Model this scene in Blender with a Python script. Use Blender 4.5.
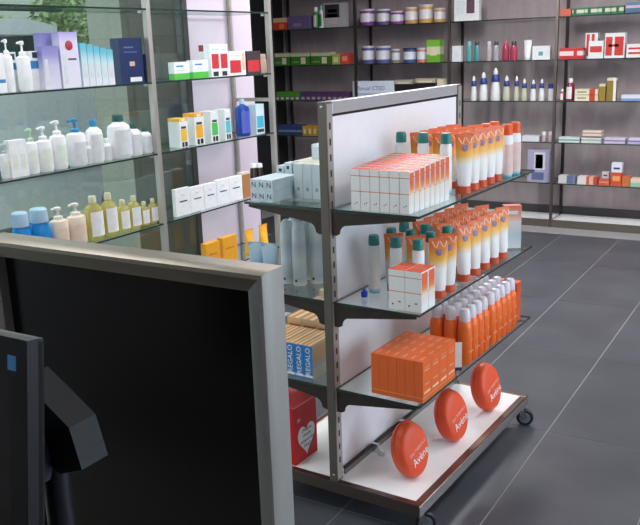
import bpy, bmesh, math, random
from mathutils import Vector, Matrix
random.seed(7)
for o in list(bpy.data.objects): bpy.data.objects.remove(o)
SC = bpy.context.scene; COL = SC.collection

# ---------------------------------------------------------------- camera
FPX = 839.3; CAMZ = 1.6
MR = (Vector((0.86009845, 0.50899976, -0.03391011)), Vector((0.09791643, -0.22996396, -0.96826079)), Vector((-0.50064262, 0.82947924, -0.24763108)))
C0 = Vector((0, 0, CAMZ))
cd = bpy.data.cameras.new('camera'); cam = bpy.data.objects.new('camera', cd); COL.objects.link(cam)
cd.sensor_width = 36; cd.sensor_fit = 'HORIZONTAL'; cd.lens = FPX / 640 * 36; cd.clip_start = .02
r, u, f = MR[0], -MR[1], MR[2]
cam.matrix_world = Matrix(((r.x, u.x, -f.x, 0), (r.y, u.y, -f.y, 0), (r.z, u.z, -f.z, CAMZ), (0, 0, 0, 1)))
SC.camera = cam
# ---------------------------------------------------------------- world, lights, exposure
w = bpy.data.worlds.new('sky'); SC.world = w; w.use_nodes = True
bg = w.node_tree.nodes['Background']; bg.inputs[0].default_value = (.72, .84, 1, 1); bg.inputs[1].default_value = 3.3
SC.view_settings.view_transform = 'Standard'; SC.view_settings.look = 'None'
SC.view_settings.gamma = 1; SC.view_settings.use_curve_mapping = False; SC.view_settings.exposure = 0.0
SC.cycles.use_denoising = True
CEIL = 2.75
def area(name, loc, sx, sy, power, color, rot=(0, 0, 0)):
    l = bpy.data.lights.new(name, 'AREA'); l.shape = 'RECTANGLE'; l.size = sx; l.size_y = sy; l.energy = power; l.color = color
    o = bpy.data.objects.new(name, l); COL.objects.link(o); o.location = loc; o.rotation_euler = rot
    return o
LAMPS = [(0.35, 1.3, 6), (0.35, 3.5, 5), (0.35, 5.6, 58), (-2.2, 1.3, 12), (-2.2, 3.3, 10), (-2.25, 5.4, 66)]
for x, y, pw in LAMPS: area('ceiling_lamp_light', (x, y, CEIL - .07), .56, 1.16, pw, (.98, .97, 1))
# daylight through the shop front in the right wall
area('shop_front_daylight', (2.75, 3.2, 1.45), 3.6, 2.2, 40, (.80, .89, 1), (0, math.radians(90), 0))

# ---------------------------------------------------------------- projection helpers (pixel ray onto a real shelf plane)
def ray(x, y): return MR[0] * ((x - 320) / FPX) + MR[1] * ((y - 262.5) / FPX) + MR[2]
def onx(x, y, X): d = ray(x, y); return C0 + d * (X / d.x)
def ony(x, y, Y): d = ray(x, y); return C0 + d * (Y / d.y)
def onz(x, y, z): d = ray(x, y); return C0 + d * ((z - CAMZ) / d.z)
def prj(P):
    q = Vector(P) - C0; dz = q.dot(MR[2]); return 320 + FPX * q.dot(MR[0]) / dz, 262.5 + FPX * q.dot(MR[1]) / dz

# ---------------------------------------------------------------- materials
def lin(c):
    return tuple((v / 255 / 12.92 if v / 255 <= .04045 else ((v / 255 + .055) / 1.055) ** 2.4) for v in c) + (1,)
MATS = {}
def nodes(m):
    m.use_nodes = True; n = m.node_tree.nodes; return m.node_tree, n, n['Principled BSDF']
def mat(c, rough=.45, metal=0, noise=.06, scale=30, spec=.5, bump=0, alpha=None):
    key = (c, rough, metal, noise, scale, spec, bump)
    if key in MATS: return MATS[key]
    m = bpy.data.materials.new('paint'); t, n, b = nodes(m)
    b.inputs['Roughness'].default_value = rough; b.inputs['Metallic'].default_value = metal; b.inputs['Specular IOR Level'].default_value = spec
    L = lin(c)
    if noise:
        tc = n.new('ShaderNodeTexCoord'); nz = n.new('ShaderNodeTexNoise'); nz.inputs['Scale'].default_value = scale
        rp = n.new('ShaderNodeValToRGB'); t.links.new(tc.outputs['Object'], nz.inputs['Vector'])
        t.links.new(nz.outputs['Fac'], rp.inputs['Fac']); t.links.new(rp.outputs['Color'], b.inputs['Base Color'])
        rp.color_ramp.elements[0].position = .3; rp.color_ramp.elements[1].position = .7
        rp.color_ramp.elements[0].color = tuple(v * (1 - noise) for v in L[:3]) + (1,)
        rp.color_ramp.elements[1].color = tuple(min(1, v * (1 + noise)) for v in L[:3]) + (1,)
        if bump:
            bp = n.new('ShaderNodeBump'); bp.inputs['Strength'].default_value = bump; bp.inputs['Distance'].default_value = .002
            t.links.new(nz.outputs['Fac'], bp.inputs['Height']); t.links.new(bp.outputs['Normal'], b.inputs['Normal'])
    else: b.inputs['Base Color'].default_value = L
    MATS[key] = m; return m
def bands(stops, axis='Z', smooth=False, rough=.4):
    """print running up the pack: list of (position 0..1, colour)"""
    key = ('bands', tuple(stops), axis, smooth, rough)
    if key in MATS: return MATS[key]
    m = bpy.data.materials.new('printed_pack'); t, n, b = nodes(m)
    tc = n.new('ShaderNodeTexCoord'); sp = n.new('ShaderNodeSeparateXYZ'); rp = n.new('ShaderNodeValToRGB')
    t.links.new(tc.outputs['Generated'], sp.inputs[0]); t.links.new(sp.outputs[axis], rp.inputs['Fac']); t.links.new(rp.outputs['Color'], b.inputs['Base Color'])
    rp.color_ramp.interpolation = 'LINEAR' if smooth else 'CONSTANT'
    e = rp.color_ramp.elements
    e[0].position = stops[0][0]; e[0].color = lin(stops[0][1]); e[1].position = stops[1][0]; e[1].color = lin(stops[1][1])
    for p, c in stops[2:]: x = e.new(p); x.color = lin(c)
    b.inputs['Roughness'].default_value = rough; MATS[key] = m; return m
def brushed(c, rough=.32, axis=2, metal=1):
    key = ('br', c, rough, axis, metal)
    if key in MATS: return MATS[key]
    m = bpy.data.materials.new('brushed_metal'); t, n, b = nodes(m)
    tc = n.new('ShaderNodeTexCoord'); mp = n.new('ShaderNodeMapping'); nz = n.new('ShaderNodeTexNoise'); rp = n.new('ShaderNodeValToRGB'); bp = n.new('ShaderNodeBump')
    s = [260, 260, 260]; s[axis] = 6; mp.inputs['Scale'].default_value = s
    t.links.new(tc.outputs['Object'], mp.inputs['Vector']); t.links.new(mp.outputs[0], nz.inputs['Vector']); t.links.new(nz.outputs['Fac'], rp.inputs['Fac'])
    L = lin(c); rp.color_ramp.elements[0].color = tuple(v * .85 for v in L[:3]) + (1,); rp.color_ramp.elements[1].color = tuple(min(1, v * 1.12) for v in L[:3]) + (1,)
    t.links.new(rp.outputs['Color'], b.inputs['Base Color']); bp.inputs['Strength'].default_value = .04; t.links.new(nz.outputs['Fac'], bp.inputs['Height']); t.links.new(bp.outputs[0], b.inputs['Normal'])
    b.inputs['Metallic'].default_value = metal; b.inputs['Roughness'].default_value = rough; MATS[key] = m; return m
def glassy(name, tint, refl=.5, rough=.02, base=0.04):
    """clear sheet: tinted transmission with fresnel reflection"""
    m = bpy.data.materials.new(name); m.use_nodes = True; t = m.node_tree; n = t.nodes; n.clear()
    out = n.new('ShaderNodeOutputMaterial'); mx = n.new('ShaderNodeMixShader'); tr = n.new('ShaderNodeBsdfTransparent'); gl = n.new('ShaderNodeBsdfGlossy')
    lw = n.new('ShaderNodeLayerWeight'); lw.inputs[0].default_value = .5; fr = n.new('ShaderNodeMath'); fr.operation = 'POWER'; fr.inputs[1].default_value = 4; t.links.new(lw.outputs['Facing'], fr.inputs[0]); ma = n.new('ShaderNodeMath'); ma.operation = 'MULTIPLY_ADD'; ma.inputs[1].default_value = refl; ma.inputs[2].default_value = base; ma.use_clamp = True
    tr.inputs[0].default_value = lin(tint); gl.inputs[0].default_value = (.95, 1, .98, 1); gl.inputs['Roughness'].default_value = rough
    t.links.new(fr.outputs[0], ma.inputs[0]); t.links.new(ma.outputs[0], mx.inputs[0]); t.links.new(tr.outputs[0], mx.inputs[1]); t.links.new(gl.outputs[0], mx.inputs[2]); t.links.new(mx.outputs[0], out.inputs[0])
    return m
def liquid(c, mixf=.55):
    key = ('liq', c, mixf)
    if key in MATS: return MATS[key]
    m = bpy.data.materials.new('clear_plastic'); t, n, b = nodes(m); b.inputs['Base Color'].default_value = lin(c); b.inputs['Roughness'].default_value = .12
    out = n['Material Output']; mx = n.new('ShaderNodeMixShader'); tr = n.new('ShaderNodeBsdfTransparent'); tr.inputs[0].default_value = lin(c); mx.inputs[0].default_value = mixf
    t.links.new(tr.outputs[0], mx.inputs[1]); t.links.new(b.outputs[0], mx.inputs[2]); t.links.new(mx.outputs[0], out.inputs[0]); MATS[key] = m; return m

WHITE = mat((238, 238, 240), .4); OFFW = mat((222, 222, 222), .5); CREAM = mat((232, 216, 198), .4); BLACK = mat((16, 16, 18), .4)
DSTEEL = brushed((112, 104, 98), .42, 2, .5); STEEL = brushed((180, 175, 169), .4, 2, .5); CHROME = mat((205, 205, 208), .16, 1, .02)
BROWN = mat((70, 61, 55), .42, .6, .08); DARK = mat((30, 30, 33), .5); TEAL = mat((40, 130, 125), .35); ORANGE = mat((226, 92, 40), .4)
GLASS = glassy('shelf_glass', (247, 253, 250), .75, .01, .03); GEDGE = mat((34, 58, 52), .12, 0, .05, 30, .8)
GEDGEL = mat((150, 175, 170), .15, 0, .05, 30, .8)

# ---------------------------------------------------------------- mesh helpers
def new_obj(name, me, parent=None):
    o = bpy.data.objects.new(name, me); COL.objects.link(o)
    if parent: o.parent = parent
    return o
def tag(o, label, cat, group=None):
    o['label'] = label; o['category'] = cat
    if group: o['group'] = group
    return o
def thing(name, label, cat, loc=(0, 0, 0), rz=0, group=None):
    o = new_obj(name, None); o.location = loc; o.rotation_euler = (0, 0, rz); o.empty_display_size = .05
    return tag(o, label, cat, group)
def struct(o, label=None, cat=None):
    o['kind'] = 'structure'
    if label: o['label'] = label
    if cat: o['category'] = cat
    return o
def to_mesh(bm, name, mats, smooth=False, ang=40):
    bmesh.ops.recalc_face_normals(bm, faces=bm.faces[:])
    me = bpy.data.meshes.new(name); bm.to_mesh(me); bm.free()
    for m in (mats if isinstance(mats, (list, tuple)) else [mats]): me.materials.append(m)
    if smooth:
        me.polygons.foreach_set('use_smooth', [True] * len(me.polygons)); me.set_sharp_from_angle(angle=math.radians(ang))
    return me
def bx(bm, x0, x1, y0, y1, z0, z1, mi=0, bev=0):
    b2 = bmesh.new() if bev else bm
    vs = [b2.verts.new(v) for v in ((x0, y0, z0), (x1, y0, z0), (x1, y1, z0), (x0, y1, z0), (x0, y0, z1), (x1, y0, z1), (x1, y1, z1), (x0, y1, z1))]
    for q in ((0, 3, 2, 1), (4, 5, 6, 7), (0, 1, 5, 4), (1, 2, 6, 5), (2, 3, 7, 6), (3, 0, 4, 7)):
        fa = b2.faces.new([vs[i] for i in q]); fa.material_index = mi
    if bev:
        bmesh.ops.bevel(b2, geom=b2.edges[:], offset=bev, segments=2, affect='EDGES', profile=.6)
        tmp = bpy.data.meshes.new('t'); b2.to_mesh(tmp); b2.free(); n0 = len(bm.faces); bm.from_mesh(tmp); bpy.data.meshes.remove(tmp)
        bm.faces.ensure_lookup_table()
        for fa in bm.faces[n0:]: fa.material_index = mi
CACHE = {}
def box_mesh(x0, x1, y0, y1, z0, z1, m, bev=0):
    rd = lambda v: round(v, 4)
    key = ('box', rd(x0), rd(x1), rd(y0), rd(y1), rd(z0), rd(z1), m.name, bev)
    if key not in CACHE:
        bm = bmesh.new(); bx(bm, x0, x1, y0, y1, z0, z1, 0, bev); CACHE[key] = to_mesh(bm, 'box', m)
    return CACHE[key]
def box(name, parent, x0, x1, y0, y1, z0, z1, m, bev=0): return new_obj(name, box_mesh(x0, x1, y0, y1, z0, z1, m, bev), parent)
def lathe_into(bm, prof, seg=20, sx=1, sy=1, cx=0, cy=0, mi=0):
    rings = []
    for rr, z in prof:
        rings.append([bm.verts.new((cx + rr * sx * math.cos(2 * math.pi * i / seg), cy + rr * sy * math.sin(2 * math.pi * i / seg), z)) for i in range(seg)])
    for a, b in zip(rings, rings[1:]):
        for i in range(seg):
            fa = bm.faces.new((a[i], a[(i + 1) % seg], b[(i + 1) % seg], b[i])); fa.material_index = mi
    for rg in (rings[0], rings[-1]):
        fa = bm.faces.new(rg); fa.material_index = mi
def lathe(name, parent, prof, m, seg=20, sx=1, sy=1, cx=0, cy=0):
    key = ('lathe', tuple((round(a, 4), round(b, 4)) for a, b in prof), m.name, seg, sx, sy, cx, cy)
    if key not in CACHE:
        bm = bmesh.new(); lathe_into(bm, prof, seg, sx, sy, cx, cy); CACHE[key] = to_mesh(bm, name, m, True)
    return new_obj(name, CACHE[key], parent)
def tube_into(bm, pts, rad, seg=10):
    pts = [Vector(p) for p in pts]; rings = []
    for i, p in enumerate(pts):
        d = (pts[min(i + 1, len(pts) - 1)] - pts[max(i - 1, 0)]).normalized()
        a = d.cross(Vector((0, 0, 1)) if abs(d.z) < .9 else Vector((1, 0, 0))).normalized(); b = d.cross(a)
        rr = rad[i] if isinstance(rad, (list, tuple)) else rad
        rings.append([bm.verts.new(p + (a * math.cos(2 * math.pi * k / seg) + b * math.sin(2 * math.pi * k / seg)) * rr) for k in range(seg)])
    for a, b in zip(rings, rings[1:]):
        for i in range(seg): bm.faces.new((a[i], a[(i + 1) % seg], b[(i + 1) % seg], b[i]))
    bm.faces.new(rings[0]); bm.faces.new(rings[-1])
def prism(poly, axis, a, b, m, name='prism'):
    """extrude a 2-D polygon; axis 'y': poly is (x,z); axis 'x': poly is (y,z); 'z': (x,y)"""
    bm = bmesh.new()
    mk = {'y': lambda p, t: (p[0], t, p[1]), 'x': lambda p, t: (t, p[0], p[1]), 'z': lambda p, t: (p[0], p[1], t)}[axis]
    A = [bm.verts.new(mk(p, a)) for p in poly]; B = [bm.verts.new(mk(p, b)) for p in poly]
    bm.faces.new(A); bm.faces.new(B)
    for i in range(len(poly)): bm.faces.new((A[i], A[(i + 1) % len(poly)], B[(i + 1) % len(poly)], B[i]))
    return to_mesh(bm, name, m)
def text_mesh(s, size, m, spacing=1, shear=0):
    key = ('text', s, size, m.name, spacing, shear)
    if key not in CACHE:
        c = bpy.data.curves.new('t', 'FONT'); c.body = s; c.size = size; c.align_x = 'CENTER'; c.align_y = 'CENTER'; c.extrude = .0002; c.space_character = spacing; c.shear = shear; c.resolution_u = 2
        o = bpy.data.objects.new('t', c); COL.objects.link(o); bpy.context.view_layer.update()
        me = bpy.data.meshes.new_from_object(o.evaluated_get(bpy.context.evaluated_depsgraph_get()))
        bpy.data.objects.remove(o); me.materials.clear(); me.materials.append(m); CACHE[key] = me
    return CACHE[key]
FACE = {'-y': Matrix.Rotation(math.pi / 2, 4, 'X'), '+x': Matrix.Rotation(math.pi / 2, 4, 'Z') @ Matrix.Rotation(math.pi / 2, 4, 'X'), '+z': Matrix.Identity(4)}
def lettering(parent, s, size, m, loc, face, roll=0, name='lettering', spacing=1, shear=0, tilt=None):
    o = new_obj(name, text_mesh(s, size, m, spacing, shear), parent)
    o.matrix_local = Matrix.Translation(loc) @ FACE[face] @ Matrix.Rotation(roll, 4, 'Z'); return o

# ================================================================ SETTING
# floor: grout bed with individual tiles
TX, TY = .4685, .9345
FT = bpy.data.materials.new('slate_tile'); t, n, b = nodes(FT)
tc = n.new('ShaderNodeTexCoord'); oi = n.new('ShaderNodeObjectInfo'); nz = n.new('ShaderNodeTexNoise'); nz.inputs['Scale'].default_value = 3.5; nz.inputs['Detail'].default_value = 6
ad = n.new('ShaderNodeVectorMath'); ad.operation = 'ADD'; rp = n.new('ShaderNodeValToRGB'); rp.color_ramp.elements[0].color = lin((67, 68, 74)); rp.color_ramp.elements[1].color = lin((81, 82, 88))
rp.color_ramp.elements[0].position = .3; rp.color_ramp.elements[1].position = .7
t.links.new(tc.outputs['Object'], ad.inputs[0]); t.links.new(oi.outputs['Location'], ad.inputs[1]); t.links.new(ad.outputs[0], nz.inputs['Vector']); t.links.new(nz.outputs['Fac'], rp.inputs['Fac']); t.links.new(rp.outputs['Color'], b.inputs['Base Color'])
bp = n.new('ShaderNodeBump'); bp.inputs['Strength'].default_value = .08; bp.inputs['Distance'].default_value = .003; t.links.new(nz.outputs['Fac'], bp.inputs['Height']); t.links.new(bp.outputs[0], b.inputs['Normal'])
b.inputs['Roughness'].default_value = .36
XL0, XR, YB, YF = -4.95, 2.8, 7.62, -2.4
ROOM = [(-3.1, YF), (XR, YF), (XR, YB), (XL0, YB), (XL0, 7.06), (-3.13, 4.41), (-3.1, 4.41)]
fl = struct(new_obj('floor', prism(ROOM, 'z', -.06, -.0015, mat((142, 141, 141), .8))), 'dark grey rectangular stone tile floor with pale joints', 'floor')
gp = .0026; tm = box_mesh(-TX / 2 + gp, TX / 2 - gp, -TY / 2 + gp, TY / 2 - gp, -.0035, 0, FT)
for i in range(-9, 8):
    for j in range(-5, 5):
        cx = -.879 + (i + .5) * TX; cy = 3.262 + (j + .5) * TY
        if cx - TX / 2 < XL0 or cx + TX / 2 > XR or cy - TY / 2 < YF or cy + TY / 2 > YB: continue
        if cx < -3.2 and (cy < 4.41 or cx + .25 < -3.22 - (cy - 4.41) * .653): continue
        if cx - TX / 2 < -3.12 and cy < 4.3: continue
        o = new_obj('tile', tm, fl); o.location = (cx, cy, 0)
# ceiling with lamp panels
CW = mat((225, 224, 222), .8, 0, .02)
ce = struct(new_obj('ceiling', prism(ROOM, 'z', CEIL, CEIL + .1, CW)), 'plain white ceiling', 'ceiling')
LAMPM = bpy.data.materials.new('lamp_diffuser'); t, n, b = nodes(LAMPM); b.inputs['Emission Color'].default_value = (1, .96, .92, 1); b.inputs['Emission Strength'].default_value = 5; b.inputs['Base Color'].default_value = (.9, .9, .9, 1)
lampn = ['first', 'second', 'third']
for k, (x, y, pw) in enumerate(LAMPS):
    lp = thing('ceiling_light', 'recessed ceiling light panel, %s of the %s row from the counter' % (lampn[k % 3], ['right hand', 'left hand'][k // 3]), 'ceiling light', (x, y, CEIL - .06), 0, 'ceiling light panels')
    bm = bmesh.new()
    for q in ((-.32, .32, -.62, -.59), (-.32, .32, .59, .62), (-.32, -.29, -.59, .59), (.29, .32, -.59, .59)): bx(bm, *q, 0, .0599)
    new_obj('frame', to_mesh(bm, 'frame', WHITE), lp); box('diffuser', lp, -.29, .29, -.59, .59, .02, .035, LAMPM)
# mauve laminate back wall: one panel per bay
MAUVE = bpy.data.materials.new('mauve_laminate'); t, n, b = nodes(MAUVE)
tc = n.new('ShaderNodeTexCoord'); mp = n.new('ShaderNodeMapping'); mp.inputs['Scale'].default_value = (9, 9, 2.2); nz = n.new('ShaderNodeTexNoise'); nz.inputs['Scale'].default_value = 2.2; nz.inputs['Detail'].default_value = 5
rp = n.new('ShaderNodeValToRGB'); rp.color_ramp.elements[0].color = lin((150, 134, 138)); rp.color_ramp.elements[1].color = lin((164, 148, 151)); rp.color_ramp.elements[0].position = .3; rp.color_ramp.elements[1].position = .7
t.links.new(tc.outputs['Object'], mp.inputs[0]); t.links.new(mp.outputs[0], nz.inputs['Vector']); t.links.new(nz.outputs['Fac'], rp.inputs['Fac']); t.links.new(rp.outputs['Color'], b.inputs['Base Color']); b.inputs['Roughness'].default_value = .42
wb = struct(box('wall_back', None, XL0, XR, YB, YB + .12, 0, CEIL, mat((150, 140, 146), .7)), 'back wall lined with mauve laminate panels behind the shelving', 'wall')
PX = [-4.855, -3.905, -2.955, -1.995, -1.04, -.09, .86, 1.81]
for a, c in zip(PX, PX[1:]):
    box('panel', wb, a + .002, c - .002, YB - .02, YB, .12, 2.5, MAUVE)
struct(box('baseboard_back', None, PX[0], PX[-1], YB - .035, YB - .021, .062, .13, mat((62, 58, 60), .5)), 'dark skirting strip under the mauve panels', 'baseboard')
PLASTER = mat((206, 200, 204), .8, 0, .03)
struct(box('wall_front', None, XL0, XR, YF - .12, YF, 0, CEIL, PLASTER), 'plain plaster wall behind the counter', 'wall')
bm = bmesh.new()
for q in ((YF, 1.3, 0, CEIL), (5.1, YB, 0, CEIL), (1.3, 5.1, 0, .3), (1.3, 5.1, 2.6, CEIL)): bx(bm, XR, XR + .12, q[0], q[1], q[2], q[3])
struct(new_obj('wall_right', to_mesh(bm, 'wall_right', PLASTER)), 'plaster side wall around the shop front window', 'wall')
w2 = struct(new_obj('window_2', None), 'clear shop front window in the right wall', 'window')
W2G = glassy('front_glass', (248, 252, 250), .9, .01, .05)
for y in (1.3, 2.57, 3.83): box('pane', w2, XR + .05, XR + .058, y + .04, y + 1.22, .34, 2.56, W2G)
for y in (1.3, 2.53, 3.79, 5.06): box('mullion', w2, XR + .03, XR + .08, y, y + .04, .3, 2.6, mat((52, 54, 52), .45))
# left side: window glazing, dark mullion, lilac panel, dark doorway behind
XG = -3.10
WGL = glassy('window_glass', (234, 239, 232), .9, .01, .06)
LILAC = mat((206, 192, 206), .55, 0, .025, 6)
FRAMED = mat((52, 54, 52), .45)
wn = struct(new_obj('window_1', None), 'tall tinted shop window behind the left glass shelves', 'window')
box('pane', wn, XG - .008, XG, -.6, 1.9, .1, 2.55, WGL); box('pane', wn, XG - .008, XG, 1.94, 3.76, .1, 2.55, WGL)
for y in (-.64, 1.90, 3.76): box('mullion', wn, XG - .05, XG + .004, y, y + .04, .1, 2.55, FRAMED)
box('frame_rail', wn, XG - .05, XG + .004, -.64, 3.80, 0, .1, FRAMED); box('frame_rail', wn, XG - .05, XG + .004, -.64, 3.80, 2.55, CEIL, FRAMED)
wl = struct(box('wall_left', None, XG - .045, XG, 3.80, 4.41, 0, CEIL, LILAC), 'narrow lilac painted wall behind the left shelves', 'wall')
struct(box('wall_left_return', None, XG - .12, XG, YF, -.64, 0, CEIL, PLASTER), 'plaster wall beside the shop window', 'wall')
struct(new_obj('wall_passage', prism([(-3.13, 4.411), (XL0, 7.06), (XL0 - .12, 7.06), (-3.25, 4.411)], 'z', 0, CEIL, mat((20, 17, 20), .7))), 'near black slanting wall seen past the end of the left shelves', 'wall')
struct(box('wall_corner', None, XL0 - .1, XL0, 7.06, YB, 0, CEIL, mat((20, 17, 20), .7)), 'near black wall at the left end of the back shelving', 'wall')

# ---- outside the tinted window: pavement, road, van, tree, column
struct(box('pavement', None, -14, XG - .02, -4, 16, -.16, -.07, mat((150, 152, 150), .85)), 'grey pavement and street outside the shop window', 'pavement')
struct(box('facade', None, -14.4, -14, -4, 24, -.16, 7, mat((146, 150, 138), .85)), 'pale building front across the street', 'building')
VX = -5.7
def vy(px): return onx(px, 60, VX).y
van = thing('parked_van', 'pale silver van parked in the street beyond the window', 'van', (VX, vy(60), -.07))
VAN = mat((226, 229, 232), .3); y_r = vy(66) - vy(60); y_b = vy(92) - vy(60); y_e = vy(142) - vy(60)
body = [(-3.2, .32), (y_e, .32), (y_e, 1.02), (y_e - .12, 1.26), (y_b, 1.42), (-3.2, 1.42)]
new_obj('body', prism(body, 'x', -1.7, 0, VAN), van)
new_obj('roof', prism([(-3.2, 1.92), (y_r - .35, 1.99), (y_r, 1.93), (y_r - .02, 1.86), (-3.2, 1.86)], 'x', -1.62, -.06, VAN), van)
VG = liquid((120, 135, 135), .35)
for q in (-3.2, -2.1, -1.0): box('pillar', van, -.12, -.06, q, q + .08, 1.42, 1.86, VAN); box('pillar', van, -1.62, -1.56, q, q + .08, 1.42, 1.86, VAN)
new_obj('windscreen', prism([(y_r - .03, 1.86), (y_b, 1.42), (y_b - .03, 1.42), (y_r - .06, 1.86)], 'x', -1.58, -.1, VG), van)
for q in (-2.4, y_e - .42):
    bm = bmesh.new(); lathe_into(bm, [(.02, 0), (.28, 0), (.30, .03), (.30, .19), (.28, .22), (.02, .22)], 24); me = to_mesh(bm, 'wheel', DARK, True)
    for xx in (-.2, -1.72):
        o = new_obj('wheel', me, van); o.location = (xx, q, .30); o.rotation_euler = (0, math.pi / 2, 0)
box('side_trim', van, 0, .015, -3.1, y_e - .1, .70, .78, mat((120, 124, 128), .5))
def tree(loc, rad, h, label):
    tr = thing('street_tree', label, 'tree', loc); bm = bmesh.new()
    tube_into(bm, [(0, 0, 0), (.05, .02, h * .4), (0, 0, h * .75)], [.14, .1, .05]); new_obj('trunk', to_mesh(bm, 'trunk', mat((84, 70, 54), .9), True), tr)
    bm = bmesh.new()
    for k in range(7000):
        a = Vector((random.gauss(0, 1), random.gauss(0, 1), random.gauss(0, .8))).normalized() * rad * random.uniform(.35, 1) ** .6; c = Vector((0, 0, h * .75)) + a
        d1 = Vector((random.gauss(0, 1), random.gauss(0, 1), random.gauss(0, .6))).normalized(); d2 = d1.cross(Vector((random.gauss(0, 1), random.gauss(0, 1), 1))).normalized(); s = random.uniform(.03, .07)
        bm.faces.new([bm.verts.new(c + d1 * s), bm.verts.new(c + d2 * s * .5), bm.verts.new(c - d1 * s), bm.verts.new(c - d2 * s * .5)])
    fo = new_obj('foliage', to_mesh(bm, 'foliage', mat((140, 160, 112), .7, 0, .25, 3)), tr); fo['kind'] = 'stuff'
TP = onx(99, 28, -9.5); tree((TP.x, TP.y, -.07), 1.0, TP.z / .72, 'green leafy street tree above the bonnet of the van')
TP = onx(20, 55, -9.5); tree((TP.x, TP.y - .6, -.07), .8, 2.0, 'green leafy street tree seen through the van windows')
CP = onx(113, 60, -4.1).y
struct(box('wall_outside', None, -4.3, -4.0, CP, CP + 1.12, -.07, 4.2, mat((150, 152, 138), .8)), 'olive grey masonry pier outside the window', 'pier')
tag(box('street_planter', None, -4.2, -3.75, 2.35, 3.05, -.07, .62, mat((48, 72, 60), .6), .01), 'dark green planter box standing on the pavement outside', 'planter')

# ================================================================ SHELVING
def glass_shelf(name, parent, x0, x1, y0, y1, z, edge=GEDGE, th=.008):
    bm = bmesh.new(); bx(bm, x0, x1, y0, y1, z - th, z)
    for fa in bm.faces: fa.material_index = 0 if abs(fa.normal.z) > .5 else 1
    bm.normal_update()
    for fa in bm.faces: fa.material_index = 0 if abs(fa.normal.z) > .5 else 1
    return new_obj(name, to_mesh(bm, name, [GLASS, edge]), parent)
# ---- left unit
LX = -2.80; LZ = [1.808, 1.468, 1.125, .775, .43]; LY = [2.12, 3.15, 4.178]
PW = .028
lu = thing('wall_shelving', 'left glass shelving on square steel posts along the shop window', 'shelving', (LX, LY[0], 0))
for y in LY: box('post', lu, -PW, 0, y - PW / 2 - LY[0], y + PW / 2 - LY[0], 0, 2.35, STEEL, .002)
for y in (LY[0], LY[2]): box('back_post', lu, -.296, -.276, y - .01 - LY[0], y + .01 - LY[0], 0, 2.35, STEEL)
for z in LZ + [2.15]:
    for a, c in zip(LY, LY[1:]): glass_shelf('glass_shelf', lu, -.275, -.0, a + PW / 2 + .001 - LY[0], c - PW / 2 - .001 - LY[0], z)
box('cross_bar', lu, -.276, -PW, LY[2] - .01 - LY[0], LY[2] + .01 - LY[0], 1.305, 1.325, STEEL)
bm = bmesh.new()
for z in LZ:
    for y in LY: bx(bm, -.05, -PW, y - LY[0] - .02, y - LY[0] + .02, z - .02, z - .0085)
new_obj('shelf_clips', to_mesh(bm, 'clips', STEEL), lu)['kind'] = 'stuff'
box('base_plinth', lu, -.28, -PW, .02, LY[2] - LY[0] - .02, .0, .09, OFFW)
# ---- back unit
BY = 7.25; BZ = [1.786, 1.438, 1.094, .744, .39]
bu = thing('wall_shelving', 'long back wall shelving with dark steel posts and glass shelves', 'shelving', (PX[0], BY, 0))
BP = brushed((134, 126, 120), .4); DP = mat((58, 52, 50), .4, .5)
for x in PX:
    box('post', bu, x - .011 - PX[0], x + .011 - PX[0], 0, .03, 0, 2.4, BP)
    box('back_post', bu, x - .011 - PX[0], x + .011 - PX[0], .325, .345, 0, 2.4, DP)
for z in BZ + [2.13]:
    for a, c in zip(PX, PX[1:]): glass_shelf('glass_shelf', bu, a + .012 - PX[0], c - .012 - PX[0], .0, .32, z)
for a, c in zip(PX, PX[1:]):
    box('base_board', bu, a + .0115 - PX[0], c - .0115 - PX[0], .031, .324, .03, .06, OFFW)
    box('plinth', bu, a + .0115 - PX[0], c - .0115 - PX[0], .004, .03, .0, .062, brushed((150, 140, 130), .4, 0))

# ================================================================ GONDOLA
GA = Vector((-1.0208, 2.2684, 0)); GR = -.04034
def G(u, v, z): return GA + Vector((u * math.cos(GR) - v * math.sin(GR), u * math.sin(GR) + v * math.cos(GR), z))
go = thing('display_gondola', 'wheeled double sided display gondola with white centre panel and glass shelves', 'display stand', GA, GR)
U0, U1, V1, UC = -.664, 0.0, 1.04, -.332
for v0 in (0, 1.0):
    ps = box('post', go, UC - .0155, UC + .0145, v0, v0 + .04, .131, 1.437, DSTEEL, .0015)
    sr = box('slotted_strip', ps, UC + .0146, UC + .0166, v0 + .004, v0 + .036, .14, 1.43, STEEL)
    bm = bmesh.new(); z = .2
    while z < 1.40: bx(bm, UC + .0155, UC + .0170, v0 + .015, v0 + .024, z, z + .022); z += .05
    new_obj('slots', to_mesh(bm, 'slots', BLACK), ps)['kind'] = 'stuff'
    bm = bmesh.new(); lathe_into(bm, [(.001, 0), (.005, 0), (.004, .002), (.001, .002)], 12); me = to_mesh(bm, 'screw', CHROME, True)
    for z in (1.422, .155):
        o = new_obj('screw', me, ps); o.location = (UC - .001, v0 + (0 if v0 == 0 else .04), z); o.rotation_euler = (math.pi / 2 if v0 == 0 else -math.pi / 2, 0, 0)
box('centre_panel', go, UC - .009, UC + .009, .041, .999, .165, 1.388, mat((240, 240, 246), .35, 0, .015))
box('top_rail', go, UC - .0155, UC + .0145, .041, .999, 1.397, 1.437, brushed((196, 196, 200), .34, 1, .5), .002)
box('rail_shadow_gap', go, UC - .006, UC + .006, .041, .999, 1.388, 1.397, BLACK)  # black strip paints the shadow in the gap between rail and panel
box('price_rail', go, UC + .0165, UC + .024, .041, .999, .146, .168, brushed((150, 145, 140), .3, 1))
box('rail_edge', go, UC + .0145, UC + .0265, .041, .999, .168, .174, DARK)
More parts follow.
